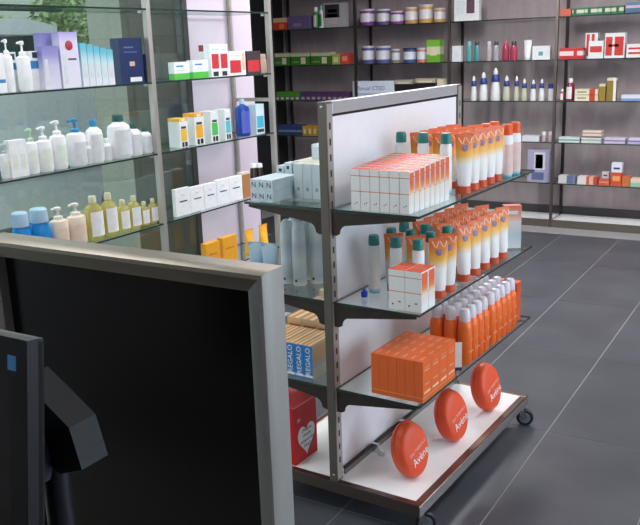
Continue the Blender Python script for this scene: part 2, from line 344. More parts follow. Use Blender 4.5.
for v in (.225, .45):
    cl = box('rail_clip', go, UC + .0245, UC + .052, v, v + .012, .150, .186, CHROME, .002); box('clip_tongue', cl, UC + .05, UC + .075, v - .002, v + .014, .142, .162, CHROME, .002)
GZ = [1.099, .788, .482]
def bracket_poly(z, s):
    p = [(.0165, -.010), (.318, -.010), (.318, -.018)]
    p += [(.075, -.052)] + [(.075 - .03 * math.sin(a), -.052 - .03 * (1 - math.cos(a))) for a in [math.pi / 2 * k / 6 for k in range(1, 7)]]
    p += [(.034, -.088), (.0165, -.088)]
    return [(UC + s * (a + (0 if s > 0 else 0.0)), z + b) for a, b in p]
for z in GZ:
    for s in (1, -1):
        for v in (.012, V1 - .03): new_obj('bracket', prism(bracket_poly(z, s), 'y', v, v + .005, BROWN), go)
    glass_shelf('glass_shelf', go, UC + .018, U1, .006, V1, z); glass_shelf('glass_shelf', go, U0, UC - .018, .006, V1, z)
FRB = brushed((128, 106, 98), .3, 1); FRX = brushed((120, 106, 98), .33, 0)
bf = box('base_frame', go, U0, U1, 0, .026, .088, .13, FRX, .002)
box('frame_bar', go, U0, U1, V1 - .026, V1, .088, .13, FRX, .002); box('frame_bar', go, U1 - .026, U1, .0265, V1 - .0265, .088, .13, FRB, .002); box('frame_bar', go, U0, U0 + .026, .0265, V1 - .0265, .088, .13, FRB, .002)
box('edge_trim', go, U1, U1 + .0025, .0, V1, .09, .126, CHROME)
box('base_board', go, U0 + .027, U1 - .027, .027, V1 - .027, .1, .1285, mat((236, 233, 234), .45, 0, .015))
for cu, cv, ang in ((-.03, .06, .5), (-.022, V1 - .03, .35), (U0 + .03, .06, .2), (U0 + .03, V1 - .05, -.4)):
    ca = box('caster', go, -.02, .02, -.022, .022, -.006, 0, CHROME); ca.location = (cu, cv, .0878); ca.rotation_euler = (0, 0, ang)
    lathe('swivel', ca, [(.016, -.018), (.018, -.012), (.018, -.006)], CHROME, 16)
    for s in (-1, 1): new_obj('fork', prism([(-.014, -.012), (.014, -.012), (.03, -.045), (.022, -.06), (.008, -.05)], 'y', s * .016 - .0015, s * .016 + .0015, CHROME), ca)
    bm = bmesh.new(); lathe_into(bm, [(.008, -.012), (.033, -.012), (.036, -.008), (.036, .008), (.033, .012), (.008, .012)], 28); o = new_obj('wheel', to_mesh(bm, 'wheel', DARK, True), ca); o.location = (.02, 0, -.0515); o.rotation_euler = (math.pi / 2, 0, 0)
    bm = bmesh.new(); lathe_into(bm, [(.004, -.0128), (.024, -.0128), (.024, .0128), (.004, .0128)], 24); h = new_obj('hub', to_mesh(bm, 'hub', mat((150, 160, 168), .3, .6), True), ca); h.location = (.02, 0, -.0515); h.rotation_euler = (math.pi / 2, 0, 0)

# ================================================================ PRODUCT BUILDERS
ORD = ['first', 'second', 'third', 'fourth', 'fifth', 'sixth', 'seventh', 'eighth', 'ninth', 'tenth', 'eleventh', 'twelfth']
INK = mat((60, 62, 70), .5); GREYP = mat((212, 216, 220), .45)
def place(name, label, cat, loc, rz, group): return thing(name, label, cat, loc, rz, group)
def carton(name, label, loc, rz, w, d, h, m, group=None, prints=(), top=None, cat='box'):
    """box with its front on -y; prints: (x0,x1,z0,z1,material) fractions on the front face"""
    t = thing(name, label, cat, loc, rz, group)
    box('carton', t, -w / 2, w / 2, 0, d, 0, h, m, .0007)
    if top: box('lid_flap', t, -w / 2 + .0008, w / 2 - .0008, .0008, d - .0008, h, h + .0006, top)
    for (a, b_, c, e, pm) in prints: box('print_panel', t, -w / 2 + a * w, -w / 2 + b_ * w, -.0006, 0.0002, c * h, e * h, pm)
    return t
def cap_bottle(name, label, loc, rz, rw, rd, h, bm_, cm, capf=.2, group=None, lab=None, cr=.55, shoulder=.1, cat='bottle', capname='cap', waist=0):
    t = thing(name, label, cat, loc, rz, group); hb = h * (1 - capf); r1 = 1
    pr = [(.86 * rw, 0), (rw, .012 * h / .2), (rw * (1 - waist), hb * .45), (rw, hb * (1 - shoulder * 2.2)), (rw * .9, hb * (1 - shoulder)), (rw * cr * 1.02, hb * .985), (rw * cr, hb)]
    lathe('body', t, pr, bm_, 22, 1, rd / rw)
    lathe(capname, t, [(rw * cr * .98, hb), (rw * cr, hb + .004), (rw * cr * .96, h - .006), (rw * cr * .8, h)], cm, 18)
    if lab:
        key = ('lab', rw, rd, hb, lab.name)
        if key not in CACHE:
            bm = bmesh.new(); q = []
            for k in range(9):
                a = -math.pi / 2 + (k - 4) / 4 * .95; q.append([bm.verts.new((rw * 1.015 * math.cos(a), rd * 1.015 * math.sin(a), z)) for z in (hb * .10, hb * .78)])
            for a, b_ in zip(q, q[1:]): bm.faces.new((a[0], b_[0], b_[1], a[1]))
            CACHE[key] = to_mesh(bm, 'label', lab, True)
        new_obj('paper_label', CACHE[key], t)
    return t
def pump_bottle(name, label, loc, rz, rw, rd, h, bm_, pm, group=None, lab=None, square=False):
    t = thing(name, label, 'bottle', loc, rz, group); hb = h * .72
    lathe('body', t, [(.88 * rw, 0), (rw, .01), (rw, hb * .86), (rw * .92, hb * .94), (rw * .42, hb * .995), (rw * .42, hb)], bm_, 22, 1, rd / rw)
    lathe('collar', t, [(rw * .45, hb), (rw * .45, hb + h * .055), (rw * .25, hb + h * .075)], pm, 16)
    key = ('pump', round(rw, 4), round(h, 4), pm.name)
    if key not in CACHE:
        bm = bmesh.new(); lathe_into(bm, [(rw * .14, hb + h * .07), (rw * .14, h * .92), (rw * .34, h * .93), (rw * .34, h * .985), (rw * .2, h)], 12)
        tube_into(bm, [(0, 0, h * .965), (-rw * .6, 0, h * .965), (-rw * .75, 0, h * .945)], rw * .13, 8); CACHE[key] = to_mesh(bm, 'pump', pm, True)
    new_obj('pump_head', CACHE[key], t)
    if lab: 
        key = ('plab', round(rw, 4), round(rd, 4), round(hb, 4), lab.name)
        if key not in CACHE:
            bm = bmesh.new(); q = []
            for k in range(9):
                a = -math.pi / 2 + (k - 4) / 4 * .8; q.append([bm.verts.new((rw * 1.012 * math.cos(a), rd * 1.012 * math.sin(a), z)) for z in (hb * .15, hb * .7)])
            for a, b_ in zip(q, q[1:]): bm.faces.new((a[0], b_[0], b_[1], a[1]))
            CACHE[key] = to_mesh(bm, 'label', lab, True)
        new_obj('paper_label', CACHE[key], t)
    return t
def crimp_tube(name, label, loc, rz, w, h, m, cm, group=None, caph=.028, cat='tube', emblem=None):
    """squeeze tube standing on its cap, flat crimp on top; broad face on -y"""
    t = thing(name, label, cat, loc, rz, group); key = ('ctube', round(w, 4), round(h, 4), m.name)
    if key not in CACHE:
        bm = bmesh.new(); rings = []; sg = 20
        for k in range(9):
            q = k / 8; z = caph + (h - caph) * q; rx = w / 2 * (.74 + .26 * q); ry = max(.0016, w * .34 * (1 - q ** 1.3))
            if k == 0: rx = ry = w * .33
            rings.append([bm.verts.new((rx * math.cos(2 * math.pi * i / sg), ry * math.sin(2 * math.pi * i / sg), z)) for i in range(sg)])
        for a, b_ in zip(rings, rings[1:]):
            for i in range(sg): bm.faces.new((a[i], a[(i + 1) % sg], b_[(i + 1) % sg], b_[i]))
        bm.faces.new(rings[0]); bm.faces.new(rings[-1]); CACHE[key] = to_mesh(bm, 'tube', m, True, 60)
    new_obj('tube_body', CACHE[key], t)
    lathe('cap', t, [(w * .34, 0), (w * .37, .002), (w * .36, caph)], cm, 18)
    if m is SUNT:
        kk = ('vmark', round(w, 4))
        if kk not in CACHE:
            bm = bmesh.new()
            for q in (-.30, -.10, .10, .30):
                sl = .07 * (1 if q in (-.30, .10) else -1); vv = [bm.verts.new((w * (q + a), -.0135 + .01 * ((zz - .86) / .1), h * zz)) for a, zz in ((sl, .84), (sl + .045, .84), (-sl + .045, .935), (-sl, .935))]; bm.faces.new(vv)
            CACHE[kk] = to_mesh(bm, 'mark', mat((246, 206, 190), .45))
        new_obj('printed_mark', CACHE[kk], t)
    box('crimp_seal', t, -w / 2, w / 2, -.0018, .0018, h - .012, h, mat((234, 112, 66), .4) if m is SUNT else cm)
    if emblem:
        o = lathe('emblem', t, [(.001, 0), (w * .17, 0), (w * .15, .0006), (.001, .0006)], emblem, 14, 1, 1.25)
        o.location = (0, -w * .34 * (1 - .77 ** 1.3) - .001, h * .78); o.rotation_euler = (math.radians(72), 0, 0)
    return t
def tin(name, label, loc, r, h, m, lidm, group, lab=None):
    t = thing(name, label, 'can', loc, -.5, group)
    lathe('body', t, [(r * .97, 0), (r, .003), (r, h * .88), (r * .97, h * .885)], m, 24)
    lathe('lid', t, [(r * 1.0, h * .885), (r * 1.03, h * .89), (r * 1.03, h * .985), (r * .95, h)], lidm, 24)
    if lab:
        key = ('tlab', round(r, 3), round(h, 3), lab.name)
        if key not in CACHE:
            bm = bmesh.new(); q = []
            for k in range(9):
                a = -math.pi / 2 + .5 + (k - 4) / 4 * .75; q.append([bm.verts.new((r * 1.012 * math.cos(a), r * 1.012 * math.sin(a), z)) for z in (h * .22, h * .74)])
            for a, b_ in zip(q, q[1:]): bm.faces.new((a[0], b_[0], b_[1], a[1]))
            CACHE[key] = to_mesh(bm, 'label', lab, True)
        new_obj('paper_label', CACHE[key], t)
    return t

# ================================================================ GONDOLA GOODS, aisle side
SUNC = bands([(0, (240, 240, 240)), (.455, (222, 130, 70)), (.475, (240, 240, 240)), (.83, (222, 130, 70)), (.85, (240, 240, 240))])
SUNT = bands([(0, (240, 240, 242)), (.42, (238, 236, 232)), (.58, (246, 186, 76)), (.74, (241, 150, 62)), (1, (236, 118, 74))], smooth=True)
SUNW = bands([(0, (70, 176, 196)), (.14, (236, 240, 242)), (1, (240, 240, 242))], smooth=True)
EMB = mat((136, 118, 156), .4); OTOP = mat((236, 98, 62), .45); SIDEO = bands([(0, (238, 236, 234)), (.35, (238, 220, 206)), (.52, (236, 140, 70)), (.72, (222, 104, 84)), (1, (232, 110, 60))], smooth=True)
SS = GZ[0] + .0005
cw, cdp, chh = .0345, .0345, .130
for i in range(6):
    for j in range(8):
        hh = chh + (.0025 * j)
        lb = 'orange striped white carton, %s from the panel in the %s row, top shelf' % (ORD[i], ORD[j])
        t = carton('sun_cream_carton', lb, G(-.245 + (i + .5) * cw + j * .001, .02 + j * cdp, SS), GR, cw - .0022, cdp - .0018, hh, SUNC, 'sun cream cartons on the top gondola shelf', [(.42, .5, .15, .18, INK), (.62, .72, .18, .21, INK)], OTOP)
        if i == 5: box('side_print', t, cw / 2 - .0012, cw / 2 - .0007, .003, cdp - .004, .02, hh - .004, SIDEO)
def sunpair(u, v, z, kind, lb, rz=GR + math.pi / 2, h=.2, grp=''):
    if kind == 't': return crimp_tube('sun_cream_tube', lb, G(u, v, z), rz, .066, h, SUNT, mat((206, 84, 48), .4), grp, .026, 'tube', EMB)
    if kind == 'b': return cap_bottle('sun_lotion_bottle', lb, G(u, v, z), rz, .0205, .0185, h, SUNW, TEAL, .17, grp, mat((238, 236, 234), .4), .9, .03)
    if kind == 'o': return cap_bottle('sun_spray_bottle', lb, G(u, v, z), rz, .025, .021, h, SUNW, ORANGE, .2, grp, mat((226, 196, 190), .4), .84, .05)
rowname = ['row against the panel', 'middle row', 'row at the aisle edge']
for k, u in enumerate((-.255, -.17, -.085)):
    sunpair(u - .004, .392, SS, 'b', 'white lotion bottle with teal cap heading the %s, top shelf' % rowname[k], GR + .5, .208, 'teal capped lotion bottles, top shelf')
    for j in range(5):
        sunpair(u + .044, .435 + j * .073, SS, 't', 'sun cream tube %s in the %s, top shelf' % (ORD[j], rowname[k]), GR + (.95 if j else .75), .204, 'sun cream tubes, top shelf')
    if k > 0:
        for j in range(2): sunpair(u + .05, .82 + j * .085, SS, 'o', 'orange capped spray bottle, %s one ending the %s, top shelf' % (['nearer', 'farther'][j], rowname[k]), GR + 1.1, .2, 'orange capped spray bottles, top shelf')
sunpair(-.06, .985, SS, 'b', 'white lotion bottle with teal cap last on the top shelf', GR + 1.1, .165, 'teal capped lotion bottles, top shelf')
# middle shelf
SS = GZ[1] + .0005
for i in range(2):
    for j in range(2):
        t = carton('sun_cream_carton', 'wide white sun cream carton, %s of the %s pair on the middle shelf' % (['left', 'right'][i], ['front', 'rear'][j]), G(-.117 + (i + .5) * .058, .024 + j * .05, SS), GR, .0565, .048, .13, SUNC, 'sun cream cartons on the middle gondola shelf', [(.2, .3, .12, .16, INK), (.6, .75, .2, .23, INK)], OTOP)
        if i == 1: box('side_print', t, .0565 / 2 - .0001, .0565 / 2 + .0005, .003, .044, .02, .126, SIDEO)
sp = [(-.246, .163, 'b', 0), (-.196, .21, 't', 0), (-.163, .163, 'b', 1), (-.113, .21, 't', 1), (-.081, .163, 'b', 2), (-.031, .21, 't', 2), (-.031, .285, 't', 3), (-.245, .285, 'b', 3), (-.17, .285, 'b', 4), (-.095, .285, 'b', 5)]
bn = ['leaning nearest the panel', 'between the two nearest tubes', 'just behind the white cartons', 'second along the panel', 'in the second row behind', 'deepest of the near cluster']; tn = ['nearest the panel', 'left of centre', 'behind the right carton', 'at the shelf edge']
for u, v, k, q in sp: sunpair(u, v, SS, k, ('white lotion bottle with teal cap %s, middle shelf' % bn[q]) if k == 'b' else ('orange and white sun cream tube %s in the near cluster, middle shelf' % tn[q]), GR + (.7 if k == 't' else .3), .2, 'near cluster of sun care on the middle shelf')
for k, u in enumerate((-.25, -.165, -.082)):
    sunpair(u, .39, SS, 'b', 'white lotion bottle with teal cap opening the rear %s, middle shelf' % rowname[k], GR + .5, .2, 'teal capped lotion bottles, middle shelf')
    for j in range(5): sunpair(u + .045, .43 + j * .09, SS, 't', 'sun cream tube %s in the rear %s, middle shelf' % (ORD[j], rowname[k]), GR + 1.05, .2, 'sun cream tubes, middle shelf')
PINKC = bands([(0, (232, 236, 240)), (.3, (196, 220, 232)), (.62, (236, 226, 222)), (.78, (236, 170, 150)), (1, (232, 130, 100))], smooth=True)
carton('sun_cream_carton', 'pale carton with pink top standing at the far end of the middle shelf', G(-.055, .955, SS), GR + .55, .07, .04, .175, PINKC, None, [(.2, .8, .8, .88, WHITE)])
bl = cap_bottle('travel_bottle', 'tiny clear blue bottle on the middle shelf beside the panel', G(-.25, .1, SS), 0, .011, .011, .03, liquid((50, 90, 220), .7), mat((60, 90, 200), .3), .3)
# lower shelf: block of orange cartons
SS = GZ[2] + .0005
OC = bands([(0, (228, 104, 44)), (.10, (238, 156, 100)), (.125, (234, 106, 46))]); OC2 = mat((230, 96, 46), .4); PALE = mat((244, 190, 160), .45)
for i in range(6):
    for j in range(4):
        t = carton('orange_carton', 'narrow orange carton, %s from the panel in the %s row of the block' % (ORD[i], ORD[j]), G(-.19 + (i + .5) * .0317, .03 + j * .0625, SS), GR, .0309, .0617, .141, OC, 'orange cartons on the lower gondola shelf')
        lettering(t, 'Avène', .012, PALE, (0, .031, .1413), '+z', math.pi / 2)
        if i == 5:
            lettering(t, 'EAU THERMALE', .0055, PALE, (.0309 / 2 + .0003, .031, .118), '+x'); lettering(t, 'Avène', .015, PALE, (.0309 / 2 + .0003, .031, .108), '+x'); lettering(t, 'Avène', .013, PALE, (.0309 / 2 + .0003, .031, .06), '+x'); box('print_line', t, .0309 / 2, .0309 / 2 + .0004, .008, .054, .028, .036, PALE)
cc = thing('price_card', 'small blank white card standing behind the orange cartons', 'card', G(-.032, .335, SS), GR + .6)
box('card', cc, -.03, .03, 0, .002, 0, .105, WHITE); new_obj('card_foot', prism([(.002, 0), (.03, 0), (.002, .06)], 'x', -.01, .01, WHITE), cc); box('card_base', cc, -.03, .03, -.001, 0, 0, .012, mat((40, 60, 100), .4))
# orange spray bottles
SPB = bands([(0, (240, 104, 34)), (.6, (244, 114, 44)), (1, (246, 120, 58))], smooth=True, rough=.28); CAPW = mat((226, 222, 232), .3)
vs = [.425, .479, .533, .587, .655, .709, .763, .817, .871]
for i in range(4):
    for j, v in enumerate(vs):
        if i == 3 and j < 3: continue
        t = thing('spray_bottle', 'orange spray bottle with white cap, %s from the aisle edge in the %s row' % (ORD[i], ORD[j]), 'bottle', G(-.029 - i * .0545, v, SS), GR, 'orange spray bottles on the lower gondola shelf')
        R_ = .0262
        lathe('body', t, [(R_ * .9, 0), (R_, .006), (R_, .132), (R_ * .95, .146), (R_ * .76, .156), (R_ * .7, .159)], SPB, 20)
        lathe('cap', t, [(R_ * .74, .159), (R_ * .76, .162), (R_ * .70, .194), (R_ * .55, .203), (R_ * .2, .206)], CAPW, 18)
        if i == 0:
            lettering(t, 'Avène', .015, PALE, (R_ + .0006, 0, .05), '+x'); lettering(t, 'SPF', .012, PALE, (R_ + .0006, 0, .09), '+x')
carton('orange_carton', 'dull orange carton closing the row behind the orange spray bottles', G(-.05, .94, SS), GR, .05, .05, .165, mat((206, 84, 44), .45), None, [(.2, .8, .7, .74, PALE)])
carton('orange_carton', 'dull orange carton behind the spray bottles, nearer the panel', G(-.12, .945, SS), GR, .05, .05, .165, mat((206, 84, 44), .45), None, [(.2, .8, .7, .74, PALE)])
# round pouches on the base
PO = bpy.data.materials.new('orange_pouch'); t, n, b = nodes(PO); b.inputs['Base Color'].default_value = lin((234, 84, 44)); b.inputs['Roughness'].default_value = .45
tc = n.new('ShaderNodeTexCoord'); nz = n.new('ShaderNodeTexNoise'); nz.inputs['Scale'].default_value = 26; bp = n.new('ShaderNodeBump'); bp.inputs['Strength'].default_value = .35; bp.inputs['Distance'].default_value = .004
t.links.new(tc.outputs['Object'], nz.inputs['Vector']); t.links.new(nz.outputs['Fac'], bp.inputs['Height']); t.links.new(bp.outputs[0], b.inputs['Normal'])
for k, (u, v) in enumerate(((-.10, .165), (-.09, .49), (-.08, .81))):
    root = thing('round_pouch', 'round orange zipped pouch with white lettering, %s on the white base' % ['nearest', 'middle', 'farthest'][k], 'pouch', G(u, v, .129), GR + [1.32, 1.34, 1.36][k], 'round orange pouches on the gondola base')
    key = 'pouch'
    if key not in CACHE:
        bm = bmesh.new(); rings = []; sg = 40
        for q in range(13):
            a = math.pi * q / 12; yy = -.036 * math.cos(a); rr = max(.002, .076 + .026 * math.sin(a)) if 0 < q < 12 else .05
            rings.append([bm.verts.new((rr * .93 * math.cos(2 * math.pi * i / sg), yy * (1 + .0 * math.cos(4 * math.pi * i / sg)), .108 + rr * 1.06 * math.sin(2 * math.pi * i / sg))) for i in range(sg)])
        for a, b_ in zip(rings, rings[1:]):
            for i in range(sg): bm.faces.new((a[i], a[(i + 1) % sg], b_[(i + 1) % sg], b_[i]))
        bm.faces.new(rings[0]); bm.faces.new(rings[-1]); CACHE[key] = to_mesh(bm, 'pouch', PO, True, 80)
    pv = new_obj('pouch_body', CACHE[key], root); pv.rotation_euler = (math.radians(-13), 0, 0); pv.location = (0, 0, .004); pv.scale = (.78, .90, .93)
    lettering(pv, 'Avène', .044, WHITE, (0.02, -.0366, .078), '-y', math.radians(20)); lettering(pv, 'EAU THERMALE', .0165, mat((244, 190, 180), .5), (.010, -.0366, .112), '-y', math.radians(20))
    if 'zip' not in CACHE:
        bm = bmesh.new(); pts = [(.0955 * math.cos(a), .004, .108 + .1095 * math.sin(a)) for a in [math.pi * (.05 + .9 * q / 20) for q in range(21)]]; tube_into(bm, pts, .0022, 6); CACHE['zip'] = to_mesh(bm, 'zip', mat((196, 60, 34), .5), True)
    new_obj('zip', CACHE['zip'], pv)
    box('zip_pull', pv, -.004, .004, .006, .03, .2165, .219, CHROME)

# ================================================================ GONDOLA GOODS, window side
SS = GZ[0] + .0005
LB = mat((206, 222, 230), .4); LB2 = mat((204, 218, 224), .45); NV = mat((36, 44, 74), .5); LBT = mat((214, 214, 196), .5)
for i in range(3):
    for j in range(2):
        t = carton('ampoule_box', 'long pale blue box with dark N, %s from the left in the %s layer' % (ORD[i], ['lower', 'upper'][j]), G(-.645 + (i + .5) * .0315, .02, SS + j * .0385), GR, .0305, .15, .038, LB, 'pale blue boxes marked N')
        lettering(t, 'N', .026, NV, (0, -.0006, .019), '-y')
for i in range(2): 
    t = carton('ampoule_box', 'small pale box with dark mark lying behind the N boxes, %s one' % ['left', 'right'][i], G(-.635 + i * .034, .185, SS), GR, .03, .04, .10 + .012 * i, LB2, 'small pale boxes behind the N boxes', [(.3, .7, .8, .9, NV)])
for i in range(6):
    for j in range(4):
        carton('serum_box', 'upright pale grey blue carton, %s from the left in the %s row, window side' % (ORD[i], ORD[j]), G(-.582 + (i + .5) * .038, .135 + j * .06 + (.055 if i == 0 else 0), SS), GR, .0365, .058, .118 + (.0 if j < 2 else .046), LB2, 'upright pale cartons on the window side top shelf', [(.35, .65, .22, .32, mat((150, 162, 172), .5))] if j == 0 else [], LBT if j < 2 else None)
# second shelf: two pale blue tubes, spray cans
SS = GZ[1] + .0005
PBT = bands([(0, (190, 206, 220)), (.35, (120, 156, 200)), (.6, (160, 190, 212)), (1, (190, 214, 226))], smooth=True)
for i in range(2): crimp_tube('blue_tube', 'pale blue squeeze tube on the window side second shelf, %s of two' % ['left', 'right'][i], G(-.645 + i * .058, .035, SS), GR + .25, .062, .165, PBT, mat((150, 180, 200), .4), 'pale blue tubes', .02)
CANM = bands([(0, (240, 242, 242)), (.14, (204, 214, 218)), (.5, (222, 228, 230)), (.8, (196, 206, 210)), (1, (220, 226, 228))], smooth=True, rough=.3)
for k, (u, v) in enumerate(((-.583, .135), (-.53, .13), (-.49, .18), (-.43, .20), (-.60, .21), (-.545, .215))):
    t = thing('spray_can', 'tall silver blue spray can with domed cap, %s from the left by the post' % ORD[k], 'spray can', G(u, v, SS), GR, 'silver blue spray cans'); R_ = .0245
    lathe('can', t, [(R_ * .95, 0), (R_, .003), (R_, .165), (R_ * .94, .178)], CANM, 22); lathe('cap', t, [(R_ * .94, .178), (R_ * .95, .182), (R_ * .92, .205), (R_ * .7, .224), (R_ * .35, .231)], mat((214, 222, 226), .3), 20)
    box('mark', t, -.004, .004, -R_ - .0004, -R_ + .001, .015, .024, INK)
cap_bottle('lotion_bottle', 'slim white bottle between the spray cans and the post', G(-.385, .16, SS), GR, .0135, .0135, .155, WHITE, WHITE, .2, None, None, .8)
# third shelf: blue gift boxes and cream cartons
SS = GZ[2] + .0005
RB = mat((44, 128, 196), .4); CRM = bands([(0, (216, 206, 190)), (.35, (196, 196, 190)), (.5, (222, 178, 140)), (.9, (226, 190, 150))], rough=.5)
CRT = [bands([(0, (224, 178, 120)), (.25, (196, 120, 70)), (.5, (228, 200, 160)), (.75, (180, 130, 90))], axis='X'), bands([(0, (220, 170, 150)), (.4, (190, 90, 90)), (.6, (226, 206, 190))], axis='X'), bands([(0, (206, 200, 130)), (.4, (90, 130, 80)), (.6, (224, 216, 190))], axis='X')]
for i in range(6):
    t = carton('gift_box', 'blue fronted gift box lettered in white, %s from the left on the third shelf' % ORD[i], G(-.643 + (i + .5) * .0375, .025, SS), GR, .0355, .16, .125, CRM, 'blue fronted gift boxes')
    box('blue_front', t, -.0177, .0177, -.001, 0.0002, .001, .124, RB); lettering(t, 'REGALO', .027, WHITE, (0, -.0015, .066), '-y', math.pi / 2); box('white_band', t, -.0177, .0177, -.0014, -.0009, .008, .016, WHITE)
    box('lid_flap', t, -.0170, .0170, .001, .158, .125, .1258, CRT[0])
for i in range(4):
    for j in range(3):
        carton('cream_carton', 'cream and orange carton, %s from left in %s row behind the gift boxes' % (ORD[i], ORD[j]), G(-.645 + (i + .5) * .066, .20 + j * .11, SS), GR, .064, .105, .15 + .022 * j, CRM, 'cream cartons behind the gift boxes', [(.1, .9, .78, .84, mat((190, 96, 84), .5)), (.1, .9, .55, .6, mat((120, 150, 96), .5))], CRT[j])
# base, window side
RED = mat((206, 22, 30), .35)
rb = thing('red_box', 'bright red cardboard box with a white heart on the gondola base', 'box', G(-.573, .03, .129), GR)
box('carton', rb, -.058, .060, 0, .145, 0, .225, RED, .001); box('edge_line', rb, .0596, .0604, .001, .144, .222, .2254, mat((236, 150, 150), .4)); box('edge_line', rb, -.058, .060, -.0006, .0004, .2235, .2256, mat((236, 150, 150), .4))
hp = []
for k in range(40):
    a = 2 * math.pi * k / 40; hp.append((.0745 + .0034 * 16 * math.sin(a) ** 3 * 1.02, .085 + .0042 * (13 * math.cos(a) - 5 * math.cos(2 * a) - 2 * math.cos(3 * a) - math.cos(4 * a))))
new_obj('heart_shadow', prism([(y + .004, z - .004) for y, z in hp], 'x', .0601, .0606, mat((70, 10, 40), .5)), rb)
new_obj('heart', prism(hp, 'x', .0603, .0612, WHITE), rb)
for k, s in enumerate(('¡Acepta', 'detalle', 'estupendo', 'ideal!')): lettering(rb, s, .020, INK, (.0614, .075, .118 - k * .021), '+x', 0, shear=.25)
lettering(rb, 'M', .022, WHITE, (.0604, .03, .165), '+x')
for k, (u, v) in enumerate(((-.47, .33), (-.42, .36), (-.45, .42))):
    cap_bottle('lotion_bottle', 'grey blue bottle on the gondola base behind the red box, %s one' % ['left', 'right', 'rear'][k], G(u, v, .129), GR, .024, .024, .19, mat((160, 176, 190), .35), mat((190, 200, 208), .35), .2, 'grey blue bottles on the base', None, .8)

# ================================================================ LEFT WALL GOODS
LF = -2.835
def lspan(a, b_, top, zi, xf=LF):
    z = LZ[zi]
    def Y(px):
        y = 100
        for _ in range(4):
            P = onx(px, y, xf); y = prj((xf, P.y, z))[1]
        return P.y
    y0, y1 = Y(a), Y(b_); h = onx((a + b_) / 2, top, xf).z - z
    return (y0 + y1) / 2, abs(y1 - y0), h, z + .0005
RL = math.pi / 2     # front (-y local) faces +x
def lcarton(name, label, a, b_, top, zi, m, group=None, d=.05, prints=(), tm_=None, xf=LF):
    y, w_, h, z = lspan(a, b_, top, zi, xf); return carton(name, label, (xf, y, z), RL - .06, w_ * .94, d * .8, h, m, group, prints, tm_)
def lpump(label, a, b_, top, zi, m, pm, group, lab=None, xf=LF - .028):
    y, w_, h, z = lspan(a, b_, top, zi, xf); w_ *= .93; return pump_bottle('pump_bottle', label, (xf, y, z), RL, w_ / 2, w_ * .36, h, m, pm, group, lab)
def lcap(name, label, a, b_, top, zi, m, cm, group, lab=None, capf=.18, cr=.5, sh=.12, xf=LF - .028, waist=0):
    y, w_, h, z = lspan(a, b_, top, zi, xf); w_ *= .93; return cap_bottle(name, label, (xf, y, z), RL, w_ / 2, w_ * .38, h, m, cm, capf, group, lab, cr, sh, waist=waist)
BLU = mat((60, 130, 190), .4); LILB = bands([(0, (222, 220, 234)), (.55, (196, 192, 222)), (.8, (150, 144, 200)), (1, (130, 126, 190))], smooth=True); PALEP = mat((226, 222, 236), .4)
TEALW = bands([(0, (226, 226, 236)), (.6, (196, 222, 228)), (.85, (110, 190, 206)), (1, (90, 176, 200))], smooth=True); GRN = mat((90, 190, 70), .4)
HI = 'second shelf of the window bay'
lcarton('skin_care_box', 'white carton with blue squares at the left edge, ' + HI, 0, 8, 53, 1, WHITE, None, .05, [(.1, .9, .25, .34, BLU)])
lpump('slim white pump bottle nearest the left edge, ' + HI, 6, 16, 39, 1, WHITE, WHITE, 'white pump bottles, second shelf')
lcarton('skin_care_box', 'white carton with navy and blue squares between the pump bottles', 13, 20, 52, 1, WHITE, None, .04, [(.1, .9, .55, .72, BLU), (.2, .8, .8, .95, NV)], xf=-2.90)
lpump('white pump bottle with broad base in front of blue cartons', 20, 33, 41, 1, WHITE, WHITE, 'white pump bottles, second shelf')
lcarton('skin_care_box', 'white carton with bright blue band right of the pump bottles', 33, 43, 51, 1, WHITE, None, .045, [(.05, .95, .55, .75, BLU), (.3, .8, .82, .97, NV)], xf=-2.87)
lcarton('perfume_box', 'tall lilac carton standing behind the short lilac carton', 45, 60, 33, 1, LILB, None, .05, xf=-2.91)
lcarton('perfume_box', 'short lilac and white carton in front of the tall lilac one', 46, 62, 46, 1, LILB, None, .05, [(.1, .3, .1, .7, GREYP)])
t = lcarton('perfume_box', 'tall white carton with a red disc and vertical lettering', 64, 82, 32, 1, bands([(0, (228, 226, 238)), (.8, (214, 208, 232)), (1, (170, 160, 214))], smooth=True), None, .06, [(.12, .3, .08, .68, GREYP), (.4, .85, .5, .53, INK)])
y, w_, h, z = lspan(64, 82, 32, 1); o = lathe('red_disc', t, [(.001, 0), (w_ * .2, 0), (w_ * .18, .001), (.001, .001)], mat((176, 44, 66), .4), 16); o.location = (0, -.0008, h * .76); o.rotation_euler = (math.pi / 2, 0, 0)
for k in range(5): lcarton('skin_care_box', 'narrow white carton with teal top, %s from the left of the row' % ORD[k], 84 + k * 6.4, 90 + k * 6.4, 43 + k * 1.6, 1, TEALW, 'narrow teal topped cartons', .05, [(.25, .75, .2, .55, GREYP)])
t = lcarton('gift_set_box', 'large navy blue carton with a white strip at its foot', 122, 145, 38, 1, mat((28, 46, 92), .35), None, .07, [(.38, .88, .03, .13, WHITE), (.4, .62, .38, .48, mat((206, 180, 160), .4)), (.2, .6, .78, .81, mat((90, 120, 170), .4)), (.2, .75, .68, .7, mat((90, 120, 170), .4))])
lcarton('gift_set_box', 'small navy blue carton beside the large navy one', 146, 151, 54, 1, mat((30, 50, 96), .35), None, .05, [(.3, .7, .45, .55, mat((206, 180, 160), .4))])
TH = 'third shelf'
GP_ = mat((224, 232, 220), .5)
lpump('small white pump bottle at the left edge, ' + TH, 2, 13, 143, 2, WHITE, mat((190, 206, 210), .4), 'white pump bottles with green print', GP_)
for k, (a, b_, tp, lb) in enumerate(((13, 22, 140, 'white carton with faint green print, left of a pair'), (21, 30, 139, 'white carton with faint green print, right of a pair'))): lcarton('skin_care_box', lb, a, b_, tp, 2, WHITE, None, .045, [(.2, .8, .2, .6, GP_)])
